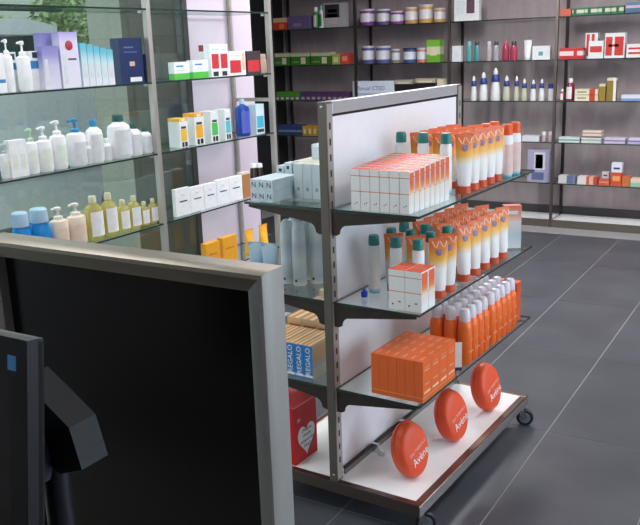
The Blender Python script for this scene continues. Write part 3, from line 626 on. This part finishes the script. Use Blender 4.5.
lpump('white pump bottle with pale green pump, third shelf', 28, 40, 128, 2, WHITE, mat((190, 214, 180), .4), 'white pump bottles with green print', GP_)
lpump('white pump bottle second tallest of the green print group', 39, 54, 126, 2, WHITE, WHITE, 'white pump bottles with green print', GP_)
lpump('tallest white pump bottle of the green print group', 53, 68, 120, 2, WHITE, WHITE, 'white pump bottles with green print', GP_)
BC = mat((50, 140, 190), .35)
lpump('white bottle with blue pump, left of the two', 70, 87, 118, 2, WHITE, BC, 'white bottles with blue tops', GREYP)
lcap('lotion_bottle', 'small white bottle in front of the left blue pump bottle', 85, 93, 140, 2, WHITE, WHITE, None, GREYP)
lcap('lotion_bottle', 'white bottle with blue cap, third shelf', 89, 104, 119, 2, WHITE, BC, 'white bottles with blue tops', GREYP, .16, .4)
lcap('lotion_bottle', 'small white bottle right of the blue capped bottle', 103, 112, 138, 2, WHITE, WHITE, None, GREYP)
DG = mat((30, 84, 78), .4)
for a, b_, tp, s in ((111, 131, 114, 'largest'), (129, 142, 123, 'middle sized'), (141, 152, 127, 'smallest')): lcap('lotion_bottle', 'white round bottle with dark green cap, %s of three' % s, a, b_, tp, 2, WHITE, DG, 'white bottles with dark green caps', GREYP, .16, .42)
BLQ = liquid((40, 150, 225), .75)
for a, b_, tp, s in ((15, 34, 211, 'left'), (33, 53, 207, 'right')): lcap('bath_gel_bottle', 'rounded bright blue bottle with pale cap, %s of two' % s, a, b_, tp, 3, BLQ, mat((176, 206, 230), .35), 'blue bath gel bottles', None, .3, .75, .14)
for a, b_, tp, s in ((53, 70, 206, 'left'), (70, 87, 202, 'right')): lpump('cream coloured pump bottle, %s of two' % s, a, b_, tp, 3, CREAM, mat((228, 222, 214), .4), 'cream pump bottles', mat((230, 206, 188), .45))
AMB = liquid((250, 240, 168), .3)
for k, (a, b_, tp) in enumerate(((88, 104, 195), (104, 118, 192), (119, 130, 199), (130, 141, 195), (141, 149.5, 201), (150, 158, 198))): lcap('oil_bottle', 'clear bottle of golden oil with white label, %s from the left' % ORD[k], a, b_, tp, 3, AMB, mat((214, 208, 180), .35), 'golden oil bottles', WHITE, .16, .4, .12)
# bay two
for a, b_, tp, s in ((175, 190, 62, 'left'), (193.5, 209, 60, 'right')):
    lcarton('medicine_box', 'low white and green carton, %s of two' % s, a, b_, tp, 1, bands([(0, (84, 188, 70)), (.34, (232, 236, 238))]), 'white and green cartons', .05, [(.15, .6, .72, .8, BLU), (.15, .8, .5, .54, GREYP)])
RW = mat((206, 50, 60), .4)
lcarton('medicine_box', 'small white carton with dark red top behind the red cartons', 206, 213, 45, 1, bands([(0, (230, 228, 230)), (.8, (150, 40, 50))]), None, .05, xf=-2.89)
for a, b_, s in ((212, 220.5, 'left'), (221, 229, 'right')): lcarton('medicine_box', 'tall white and red carton with dark foot, %s of two' % s, a, b_, 44, 1, WHITE, 'tall white and red cartons', .06, [(.1, .9, .25, .7, RW), (.2, .8, .02, .16, DARK), (.15, .85, .8, .86, GREYP)])
lcarton('medicine_box', 'wide white carton with a large red label', 229.5, 246, 51, 1, WHITE, None, .06, [(.08, .72, .1, .62, RW), (.08, .7, .78, .86, GREYP), (.8, .95, .2, .9, mat((236, 190, 150), .4))])
lcarton('medicine_box', 'dark carton with red label at the end of the shelf', 248, 261, 51, 1, mat((66, 52, 60), .4), None, .05, [(.05, .9, .1, .6, RW)])
lcap('lotion_bottle', 'small pale peach bottle at the very end of the shelf', 261, 266, 54, 1, mat((222, 186, 166), .4), mat((222, 196, 180), .4), None, None, .2, .7)
YL = mat((232, 178, 60), .4)
for a, b_, tp, c, s in ((181, 189, 118, (236, 190, 70), 'yellow'), (196, 205, 113, (238, 170, 50), 'amber'), (212, 219.5, 111, (80, 190, 90), 'green'), (226, 232, 109, (90, 190, 200), 'teal')):
    t = lcarton('hair_care_box', 'tall white carton with a %s bottle printed on it' % s, a, b_, tp, 2, bands([(0, (228, 230, 230)), (.88, c if s in ('yellow', 'amber') else (222, 228, 226))]), 'tall hair care cartons', .10, [(.12, .88, .22, .62, mat(c, .4)), (.2, .45, .02, .18, DARK), (.55, .85, .02, .18, DARK), (.2, .8, .64, .72, INK), (.3, .7, .9, .97, WHITE)])
lcap('mouthwash_bottle', 'translucent dark blue bottle with pale cap beside the cartons', 238, 249, 99, 2, liquid((40, 80, 170), .8), mat((170, 196, 214), .35), None, mat((80, 90, 190), .4), .13, .3, .1)
lcarton('hair_care_box', 'pale carton with turquoise panel at the shelf end', 257, 265, 104, 2, bands([(0, (214, 226, 232)), (.82, (200, 222, 230))]), None, .07, [(.1, .9, .2, .6, mat((70, 180, 210), .4)), (.1, .9, .05, .16, NV)])
for k, (a, b_, tp) in enumerate(((177, 191.5, 188), (192, 205, 186), (205.5, 217.5, 183), (218, 230, 179), (230.5, 243, 176))):
    lcarton('cosmetic_box', 'plain white square carton with a small dark line of print, %s from the left' % ORD[k], a, b_, tp, 3, WHITE, 'plain white square cartons', .03, [(.25, .78, .5, .55, INK), (.4, .6, .72, .78, GREYP)])
lcarton('cosmetic_box', 'brown and white carton at the end of the white cartons', 243.5, 251, 172, 3, bands([(0, (176, 120, 76)), (.92, (222, 206, 190))]), None, .05)
for a, b_, s in ((252, 257, 'left'), (257.5, 263, 'right')): lcap('lotion_bottle', 'dark brown bottle with white cap, %s of two' % s, a, b_, 163, 3, mat((44, 30, 26), .3), WHITE, 'dark bottles with white caps', None, .14, .8)
OY = mat((232, 160, 40), .4)
for a, b_, tp, s in ((208, 221, 242, 'left'), (224, 238, 236, 'right')): lcarton('sun_box', 'golden orange carton on the lowest window shelf, %s of two' % s, a, b_, tp, 4, OY, 'golden orange cartons', .05, [(.2, .8, .55, .6, mat((200, 120, 30), .4))])
for a, b_, tp, s in ((246, 254, 229, 'left'), (260, 268, 224, 'right')):
    y, w_, h, z = lspan(a, b_, tp, 4); crimp_tube('yellow_tube', 'golden yellow squeeze tube on the lowest window shelf, %s of two' % s, (LF, y, z), RL, max(w_, .03), h, bands([(0, (240, 190, 60)), (.5, (240, 180, 50)), (1, (232, 160, 40))], smooth=True), OY, 'golden yellow tubes', .02)

# ================================================================ BACK WALL GOODS
BF = 7.29
def bspan(a, b_, top, zi, yf=BF):
    z = BZ[zi]
    def X(px):
        y = 100
        for _ in range(4):
            P = ony(px, y, yf); y = prj((P.x, yf, z))[1]
        return P.x
    x0, x1 = X(a), X(b_); h = ony((a + b_) / 2, top, yf).z - z
    return (x0 + x1) / 2, abs(x1 - x0), h, z + .0005
def bcarton(name, label, a, b_, top, zi, m, group=None, d=.09, prints=(), tm_=None, yf=BF, dz=0):
    x, w_, h, z = bspan(a, b_, top, zi, yf); return carton(name, label, (x, yf, z + dz), 0, w_ - .002, d, h - dz, m, group, prints, tm_)
def bbot(name, label, a, b_, top, zi, m, cm, group=None, lab=None, capf=.22, cr=.6, sh=.12, waist=0, yf=BF):
    x, w_, h, z = bspan(a, b_, top, zi, yf); return cap_bottle(name, label, (x, yf + w_ / 2, z), -.4, w_ / 2, w_ / 2, h, m, cm, capf, group, lab, cr, sh, waist=waist)
def btin(label, a, b_, top, zi, m, lm, group, lab):
    x, w_, h, z = bspan(a, b_, top, zi); return tin('powder_tin', label, (x, BF + w_ / 2, z), w_ / 2, h, m, lm, group, lab)
PUR = mat((112, 70, 130), .45); GREEN = mat((66, 128, 52), .45); CRMP = mat((214, 206, 176), .5); REDB = mat((196, 52, 44), .45); SLV = mat((196, 194, 200), .35)
# top shelf
bcarton('food_box', 'red and cream carton at the left end of the top back shelf', 273, 287, 18, 0, bands([(0, (196, 60, 36)), (.62, (206, 176, 140))]), None, .1, [(.45, .8, .1, .5, mat((226, 120, 60), .5))])
bcarton('food_box', 'low purple blue carton next to the red and cream one', 288, 310, 16, 0, mat((104, 88, 128), .5), None, .1, [(.25, .6, .2, .45, mat((140, 130, 170), .5))])
bbot('baby_bottle', 'green bottle with white cap on the top back shelf', 312, 317.5, 7, 0, mat((52, 140, 80), .4), WHITE, None, CRMP)
bbot('baby_bottle', 'white bottle with green label beside the green bottle', 318, 323, 5, 0, WHITE, mat((150, 190, 170), .4), None, GREEN)
t = bcarton('picture_box', 'grey picture box with a dark printed scene', 324, 346, 3, 0, mat((176, 172, 172), .5), None, .06, [(.05, .72, .4, .95, mat((50, 48, 56), .5)), (.15, .62, .15, .55, mat((186, 180, 182), .5)), (.2, .6, .62, .75, GREYP)])
for k, (a, b_, tp, c, s) in enumerate(((357.5, 371, 9, (124, 62, 128), 'purple tin at the left end'), (374, 387, 9, (104, 80, 130), 'violet tin second from left'), (388, 401, 11, (140, 62, 140), 'short magenta tin third from left'), (402.5, 415, 7, (196, 150, 90), 'gold tin fourth from left'), (416.5, 430, 4.5, (206, 160, 86), 'largest gold tin'), (432, 443, 8, (200, 156, 92), 'smaller gold tin at the right end'))):
    btin('%s, topmost row of tins' % s, a, b_, tp, 0, bands([(0, c), (.28, (210, 204, 210)), (.8, c)]), SLV, 'tins on the topmost back shelf', mat((222, 216, 220), .45))
bcarton('picture_box', 'white carton with a dark picture on the top shelf', 454, 479, -4, 0, OFFW, None, .06, [(.5, .82, .3, .95, mat((96, 66, 84), .5)), (.1, .4, .3, .8, GREYP)])
bcarton('flat_box', 'low orange red carton on the top shelf by the post', 560, 571, 9, 0, mat((206, 96, 70), .5), None, .09)
for k in range(4): bcarton('flat_box', 'low green and white carton, %s from the left on the top right shelf' % ORD[k], 572 + k * 13, 584.5 + k * 13, 8 - k * .8, 0, bands([(0, (50, 120, 84)), (.3, (196, 206, 180)), (.75, (60, 110, 74))]), 'low green cartons', .09, [(.1 + .1 * k, .35 + .1 * k, .1, .9, mat((40, 90, 60), .5)), (.6, .8, .3, .7, CRMP)])
bcarton('flat_box', 'blue green carton leaning at the right edge of the top shelf', 625, 645, 2, 0, bands([(0, (70, 110, 130)), (.45, (210, 170, 190)), (.7, (80, 130, 150))]), None, .09)
# second shelf
for k, (a, b_) in enumerate(((273, 290), (291, 309.5), (311, 331))): bcarton('tea_box', 'green carton with cream lid, %s of three' % ORD[k], a, b_, 52 + (2 - k) * .5, 1, bands([(0, (58, 112, 40)), (.68, (196, 196, 160)), (.92, (150, 150, 120))]), 'green tea cartons', .1, [(.55, .8, .1, .6, CRMP), (.1, .45, .2, .3, mat((120, 160, 90), .5))])
bcarton('tea_box', 'small yellow green carton between the green and red ones', 332, 340, 54, 1, mat((170, 176, 80), .5), None, .1, [(.2, .8, .2, .7, CRMP)])
bcarton('tea_box', 'small red carton at the end of the green cartons', 340.5, 349, 53, 1, mat((206, 74, 60), .5), None, .1, [(.2, .8, .3, .7, mat((230, 150, 130), .5))])
for a, b_, tp, c, s in ((360, 371, 46, (84, 86, 140), 'slim blue tin at the left end'), (373.5, 387, 46, (96, 98, 150), 'wide blue and white tin'), (390, 398, 49, (130, 126, 104), 'slim grey green tin'), (401, 413.5, 48, (70, 90, 140), 'dark blue lidded tin'), (415, 425, 48, (206, 130, 120), 'salmon pink tin')):
    btin('%s, second row of tins' % s, a, b_, tp, 1, bands([(0, c), (.25, (206, 206, 214)), (.82, c)]), SLV if 'dark' not in s else NV, 'tins on the second back shelf', mat((216, 216, 222), .45))
bcarton('baby_food_box', 'bright green carton at the end of the tins', 426.5, 440, 40, 1, bands([(0, (110, 170, 50)), (.35, (200, 206, 170)), (.7, (120, 180, 60))]), None, .09, [(.25, .75, .3, .7, CRMP)])
bcarton('small_box', 'small white carton left of the clear teal bottles', 452, 461, 46, 1, OFFW, None, .06, [(.25, .7, .3, .6, GREYP)])
for k, (a, b_, c, s) in enumerate(((465, 471, (110, 180, 180), 'teal bottle, left of the pair'), (473, 479, (100, 170, 172), 'teal bottle, right of the pair'), (485, 491, (196, 190, 196), 'clear bottle, left of the pair'), (492, 498, (190, 186, 190), 'clear bottle, right of the pair'), (501, 508, (190, 70, 100), 'raspberry bottle, left of the pair'), (509, 516, (196, 74, 104), 'raspberry bottle, right of the pair'))):
    bbot('baby_bottle', 'small feeding %s' % s, a, b_, 41.5, 1, liquid(c, .7), mat((60, 56, 60) if k % 2 else c, .4), 'small coloured feeding bottles', None, .2, .7)
x, w_, h, z = bspan(522, 531, 40, 1); crimp_tube('white_tube', 'white squeeze tube beside the white carton', (x, BF + .03, z), -.3, w_, h, WHITE, SLV, None, .02)
bcarton('small_box', 'low white carton with teal print by the post', 532, 550, 46, 1, OFFW, None, .08, [(.35, .6, .3, .6, mat((90, 160, 160), .5)), (.1, .9, .75, .8, GREYP)])
RWB = bands([(0, (190, 44, 48)), (.3, (222, 206, 206)), (.7, (196, 50, 54))])
bcarton('toothpaste_box', 'low red and white carton by the post, second shelf', 559, 583, 48, 1, RWB, None, .09, [(.6, .75, .2, .8, REDB)])
bcarton('toothpaste_box', 'tall red striped white carton, second shelf', 584.5, 597, 33, 1, OFFW, None, .08, [(.1, .35, .1, .95, REDB), (.5, .75, .1, .95, REDB)], yf=7.36)
bcarton('toothpaste_box', 'short white carton with red print in front of the striped one', 588, 603, 41, 1, OFFW, None, .06, [(.1, .9, .35, .7, REDB)])
bcarton('toothpaste_box', 'largest red and white carton on the second shelf', 604, 624, 33, 1, OFFW, None, .08, [(.05, .38, .1, .85, REDB), (.5, .95, .1, .85, REDB), (.2, .7, .45, .55, REDB)])
bcarton('toothpaste_box', 'white carton with red bars at the right edge', 626, 645, 44, 1, OFFW, None, .08, [(.1, .9, .25, .4, REDB), (.1, .9, .6, .75, REDB)])
# third shelf
for k in range(5): bcarton('herbal_box', 'small green carton, %s in the row on the third back shelf' % ORD[k], 275 + k * 5, 279.8 + k * 5, 92, 2, bands([(0, (84, 96, 80)), (.45, (76, 140, 50))]), 'row of small green cartons', .1, [(.2, .8, .12, .35, CRMP)])
for k in range(9): bcarton('herbal_box', 'small purple carton, %s in the row on the third back shelf' % ORD[k], 300.5 + k * 5.3, 305.6 + k * 5.3, 92, 2, bands([(0, (92, 74, 92)), (.5, (88, 56, 100))]), 'row of small purple cartons', .1, [(.2, .8, .12, .4, mat((170, 150, 170), .5))])
sg = bcarton('shelf_sign', 'white sign with blue lettering behind the gondola top rail', 352, 394, 81, 2, mat((214, 220, 234), .5), None, .01, [(.12, .45, .52, .68, mat((110, 130, 180), .5)), (.48, .72, .55, .78, mat((70, 90, 150), .5)), (.12, .5, .28, .36, mat((150, 165, 200), .5))], cat='sign') if False else None
x, w_, h, z = bspan(353, 394, 81, 2, 7.275)
sg = thing('shelf_sign', 'white sign with blue lettering behind the gondola top rail', 'sign', (x, 7.275, z)); box('board', sg, -w_ / 2, w_ / 2, 0, .006, 0, h, mat((220, 226, 240), .5)); new_obj('prop', prism([(.006, 0), (.06, 0), (.006, .1)], 'x', -.02, .02, OFFW), sg)
lettering(sg, 'Manual CTED', .055, mat((90, 108, 160), .5), (-.03, -.0004, h * .62), '-y'); box('print_line', sg, -w_ * .36, w_ * .1, -.0006, 0, h * .3, h * .37, mat((160, 176, 206), .5))
for k, (a, b_) in enumerate(((395, 412), (415.5, 435))): bcarton('dark_box', 'black carton with cream lid behind the top rail, %s of two' % ['left', 'right'][k], a, b_, 80 - k * 1.5, 2, bands([(0, (34, 32, 36)), (.8, (176, 168, 150))]), 'black cartons with cream lids', .1, [(.15, .85, .82, .9, CRMP)])
bcarton('small_box', 'small cream carton right of the black ones', 437, 444, 79, 2, CRMP, None, .06, [(.1, .9, .3, .7, mat((150, 160, 90), .5))])
BLC = mat((44, 60, 130), .35)
for k, (a, b_, tp) in enumerate(((469.5, 475.5, 76), (478, 486.5, 72.5), (489.5, 499, 68), (501.5, 509, 76), (512.5, 518, 76), (520, 526, 79), (529, 535, 80), (537.5, 543.5, 79), (547, 553, 84))):
    x, w_, h, z = bspan(a, b_, tp, 2); t = thing('baby_care_bottle', 'white baby care bottle with blue collar, %s from the gondola rail' % ORD[k], 'bottle', (x, BF + .03, z), 0, 'baby care bottles with blue collars'); rw = w_ / 2
    if k == 8:
        lathe('body', t, [(rw * .95, 0), (rw, .004), (rw, h * .72)], OFFW, 18); lathe('lid', t, [(rw * 1.05, h * .72), (rw * 1.05, h * .97), (rw * .9, h)], BLC, 18); continue
    ml = liquid((214, 214, 190), .75) if k in (3, 4, 5) else OFFW
    lathe('body', t, [(rw * .9, 0), (rw, .006), (rw * .92, h * .3), (rw * .72, h * .58)], ml, 18); lathe('collar', t, [(rw * .8, h * .575), (rw * .85, h * .6), (rw * .7, h * .76), (rw * .5, h * .8)], BLC, 18)
    lathe('cap', t, [(rw * .46, h * .8), (rw * .46, h * .9), (rw * .3, h * .95), (rw * .18, h)], OFFW, 14)
bbot('syrup_bottle', 'small red bottle with white cap by the post', 559.5, 563.5, 89, 2, mat((176, 50, 50), .35), OFFW, None, OFFW)
bbot('syrup_bottle', 'dark red bottle with white cap and label', 565, 573, 78.5, 2, mat((130, 26, 44), .3), OFFW, None, OFFW, .2, .55)
for k in range(2): bcarton('toothpaste_box', 'low cream and red carton, %s of the stack' % ['lower', 'upper'][k], 574.5, 598, 95.3 - k * 6, 2, bands([(0, (222, 214, 190)), (.62, (190, 66, 50)), (.86, (222, 200, 170))], axis='X'), 'stacked cream and red cartons', .09, [(.1, .5, .35, .65, mat((160, 150, 110), .5))], dz=k * .05)
bcarton('cologne_box', 'short olive gold carton, third shelf', 598.5, 605, 84, 2, bands([(0, (150, 124, 50)), (.85, (206, 196, 160))]), None, .06)
bcarton('cologne_box', 'tall olive gold carton with white edge, third shelf', 606, 615.5, 78, 2, bands([(0, (140, 116, 48)), (.88, (214, 208, 190))]), None, .06, [(.7, 1, 0, 1, OFFW)])
bcarton('flat_box', 'flat pale blue and white carton at the right edge', 621, 645, 95, 2, bands([(0, (120, 150, 200)), (.4, (210, 216, 226))]), None, .09)
# fourth shelf
for k in range(5): bcarton('herbal_box', 'small dark blue carton, %s in the row on the fourth back shelf' % ORD[k], 275.5 + k * 5.3, 280.6 + k * 5.3, 125, 3, bands([(0, (52, 66, 96)), (.3, (120, 140, 170)), (.5, (50, 70, 120))]), 'row of small dark blue cartons', .1)
for k in range(4): bcarton('herbal_box', 'small yellow carton, %s in the row on the fourth back shelf' % ORD[k], 302.5 + k * 5, 307.3 + k * 5, 126, 3, mat((190, 150, 40), .5), 'row of small yellow cartons', .1, [(.3, .7, .2, .7, CRMP)])
for a, b_, s in ((541, 545.5, 'left'), (547.5, 552.5, 'right')): bbot('cream_jar', 'small pale lidded jar left of the post, %s of two' % s, a, b_, 132, 3, mat((206, 180, 190), .4), OFFW, 'small pale jars', None, .35, .95, .03)
bcarton('flat_box', 'flat pale carton behind the orange capped spray bottles', 522, 539, 136, 3, GREYP, None, .09)
bcarton('flat_box', 'flat white and teal carton beside the post, fourth shelf', 558.5, 579.5, 137.5, 3, bands([(0, (206, 216, 214)), (.3, (110, 160, 156)), (.6, (206, 214, 210))]), None, .09)
bcarton('flat_box', 'flat white and grey green carton, lower of two stacked', 581, 601, 138, 3, bands([(0, (210, 212, 210)), (.4, (150, 170, 150)), (.7, (212, 212, 208))]), None, .09)
bcarton('flat_box', 'white and orange carton stacked on the grey green one', 582, 601, 131, 3, bands([(0, (212, 206, 200)), (.4, (206, 140, 100)), (.7, (222, 214, 206))]), None, .09, dz=.058)
bcarton('flat_box', 'flat lilac and white carton on the fourth shelf', 604, 625, 138, 3, bands([(0, (196, 186, 210)), (.35, (140, 110, 160)), (.6, (206, 200, 214))]), None, .09)
bcarton('flat_box', 'flat violet and white carton at the right edge, fourth shelf', 628, 646, 138.5, 3, bands([(0, (186, 176, 206)), (.35, (120, 90, 160)), (.6, (206, 200, 214))]), None, .09)
# lowest shelf
t = bcarton('monitor_box', 'pale box picturing a blood pressure meter left of the post', 527, 549, 150, 4, mat((166, 160, 190), .5), None, .12, [(.30, .80, .38, .92, mat((206, 208, 214), .5)), (.36, .70, .42, .86, mat((104, 110, 138), .4)), (.42, .64, .48, .80, mat((196, 204, 214), .4)), (.2, .75, .06, .3, mat((96, 104, 140), .4))])
bcarton('flat_box', 'low blue and cream carton by the post, lowest shelf', 558, 575, 176, 4, bands([(0, (206, 204, 200)), (.5, (96, 110, 150)), (.85, (120, 130, 160))], axis='X'), None, .09)
bcarton('flat_box', 'low white and red carton, lowest shelf', 577, 597, 177, 4, bands([(0, (222, 214, 210)), (.45, (206, 90, 70)), (.6, (222, 180, 150)), (.8, (190, 70, 60))], axis='X'), None, .09)
ORP = bands([(0, (206, 90, 60)), (.4, (226, 150, 100)), (.7, (200, 80, 60))])
bcarton('lozenge_box', 'low orange carton left of the two white tags', 598.5, 609, 180, 4, ORP, None, .09)
bcarton('lozenge_box', 'small carton with white tag above the low orange carton', 601.5, 608.5, 172, 4, bands([(0, (206, 100, 70)), (.45, (222, 222, 230))]), None, .04, [(.2, .8, .62, .75, BLC)], yf=7.385)
bcarton('lozenge_box', 'tallest orange carton with a white tag on the lowest shelf', 610.5, 621, 163, 4, bands([(0, (206, 84, 50)), (.58, (224, 224, 232))]), None, .06, [(.2, .8, .72, .8, BLC), (.15, .85, .2, .42, mat((236, 160, 100), .5))])
bcarton('lozenge_box', 'low orange brown carton right of the tallest', 621.5, 629.5, 177, 4, mat((200, 110, 70), .5), None, .09)
bcarton('flat_box', 'low pale green carton at the right edge, lowest shelf', 630, 646, 179, 4, bands([(0, (150, 190, 160)), (.5, (222, 206, 180))]), None, .09)

# ================================================================ COUNTER, FRAMED SCREEN, MONITOR
ct = thing('counter', 'service counter carrying the two screens, below the picture', 'counter', (0, .6, 0))
box('worktop', ct, -1.9, .2, -.3, .33, .68, .72, mat((120, 116, 112), .4), .004); box('body', ct, -1.88, .18, -.22, .3, 0, .68, mat((170, 166, 164), .5))
SY = .80
a = ony(252, 290, SY); c = ony(1, 252, SY); XI0, XI1, ZI = c.x, a.x, a.z
ZB = .80; bz = .0265
fs = thing('framed_screen', 'large black screen in a brushed steel frame, left foreground', 'screen', ((XI0 + XI1) / 2, SY, .72)); hw = (XI1 - XI0) / 2; zi = ZI - .72; zb = ZB - .72
def bar(name, poly, axis, a_, b_, m): return new_obj(name, prism(poly, axis, a_, b_, m), fs)
def framebar(name, pts_in, pts_out, m):
    """mitred frame bar: pts are 2 ends (x,z) inner and outer; profile slopes from inner lip to crest and back"""
    bm = bmesh.new(); rows = []
    for (xi, zi_), (xo, zo) in zip(pts_in, pts_out):
        P = lambda q, y: bm.verts.new((xi + (xo - xi) * q, y, zi_ + (zo - zi_) * q))
        rows.append([P(0, .004), P(.03, -.009), P(.25, -.0115), P(.68, -.013), P(.86, -.0105), P(.97, -.003), P(1, .006), P(1, .030), P(0, .030)])
    for k in range(9): bm.faces.new((rows[0][k], rows[0][(k + 1) % 9], rows[1][(k + 1) % 9], rows[1][k]))
    bm.faces.new(rows[0]); bm.faces.new(rows[1]); return new_obj(name, to_mesh(bm, name, m, True, 25), fs)
I = [(-hw, zb), (hw, zb), (hw, zi), (-hw, zi)]; O = [(-hw - bz, zb - bz), (hw + bz, zb - bz), (hw + bz, zi + bz), (-hw - bz, zi + bz)]
SX = brushed((140, 131, 116), .36, 0, .5); SZ = brushed((162, 160, 157), .4, 2, .35)
framebar('frame_top', (I[3], I[2]), (O[3], O[2]), SX); framebar('frame_side', (I[1], I[2]), (O[1], O[2]), SZ); framebar('frame_side', (I[0], I[3]), (O[0], O[3]), SZ); framebar('frame_bottom', (I[0], I[1]), (O[0], O[1]), SX)
box('screen_panel', fs, -hw - .002, hw + .002, .006, .014, zb - .002, zi + .002, mat((9, 10, 9), .22, 0, .1, 8, .35)); box('rear_cover', fs, -hw - .01, hw + .01, .0305, .05, zb - .01, zi + .01, DARK, .003)
box('foot', fs, -.12, .12, -.03, .12, 0, .012, SX, .003); box('stand_neck', fs, -.04, .04, .051, .065, .012, .2, SX)
# black monitor on an arm
MY = .45; p1 = ony(27, 341, MY); md = .014
while prj((p1.x, MY + md, p1.z))[0] < 45: md += .001
MB = mat((13, 14, 21), .42, 0, .1, 60, .35); mo = thing('black_monitor', 'black monitor on a tilting arm, cut by the left edge', 'monitor', (p1.x - .19, MY + .10, .72)); zt = p1.z - .72; W2 = .19
ox = lambda v: v
bm = bmesh.new()
for q in ((W2 - .022, W2, zt - .32, zt), (-W2, -W2 + .022, zt - .32, zt), (-W2 + .022, W2 - .022, zt - .022, zt), (-W2 + .022, W2 - .022, zt - .32, zt - .298)): bx(bm, q[0], q[1], -.10, -.10 + .012, q[2], q[3])
new_obj('bezel', to_mesh(bm, 'bezel', MB), mo)
box('housing', mo, -W2, W2, -.0879, -.10 + md, zt - .32, zt, MB, .004); box('screen', mo, -W2 + .0222, W2 - .0222, -.096, -.088, zt - .2978, zt - .0222, mat((26, 24, 20), .12, 0, .1, 6, .5))
P = ony(10, 354, MY); Q = ony(20, 370, MY); box('blue_sticker', mo, P.x - mo.location.x, Q.x - mo.location.x, -.1006, -.0995, Q.z - .72, P.z - .72, mat((84, 180, 244), .4))
tilt = Matrix.Translation((0, -.10, zt)) @ Matrix.Rotation(-.14, 4, 'X') @ Matrix.Translation((0, .10, -zt))
for ch in mo.children: ch.matrix_local = tilt
HB = mat((14, 15, 22), .5, 0, .08, 60, .3)
hy = MY + .075; L0 = mo.location
pp = [ony(q, r_, hy) for q, r_ in ((20, 378), (45, 403), (69, 428), (82, 470), (60, 474), (20, 440))]
new_obj('tilt_head', prism([(v.x - L0.x, v.z - .72) for v in pp], 'y', hy - L0.y, hy - L0.y + .036, HB), mo)
pc = ony(52, 448, hy + .018); q0 = Vector((pc.x - L0.x, hy + .018 - L0.y, pc.z - .72))
hb = lathe('hinge_ball', mo, [(.004, -.03), (.014, -.024), (.02, 0), (.014, .024), (.004, .03)], mat((50, 54, 72), .35), 18); hb.location = q0 + Vector((0, -.022, 0))
bm = bmesh.new(); tube_into(bm, [(q0.x + .0, q0.y, 0), (q0.x + .002, q0.y, q0.z * .6), (q0.x + .006, q0.y - .004, q0.z - .012)], [.016, .0155, .014], 16); new_obj('arm_pole', to_mesh(bm, 'pole', mat((28, 30, 40), .35), True), mo)
lathe('arm_base', mo, [(.07, 0), (.07, .008), (.03, .014), (.02, .02)], MB, 24, 1, 1, q0.x, q0.y)
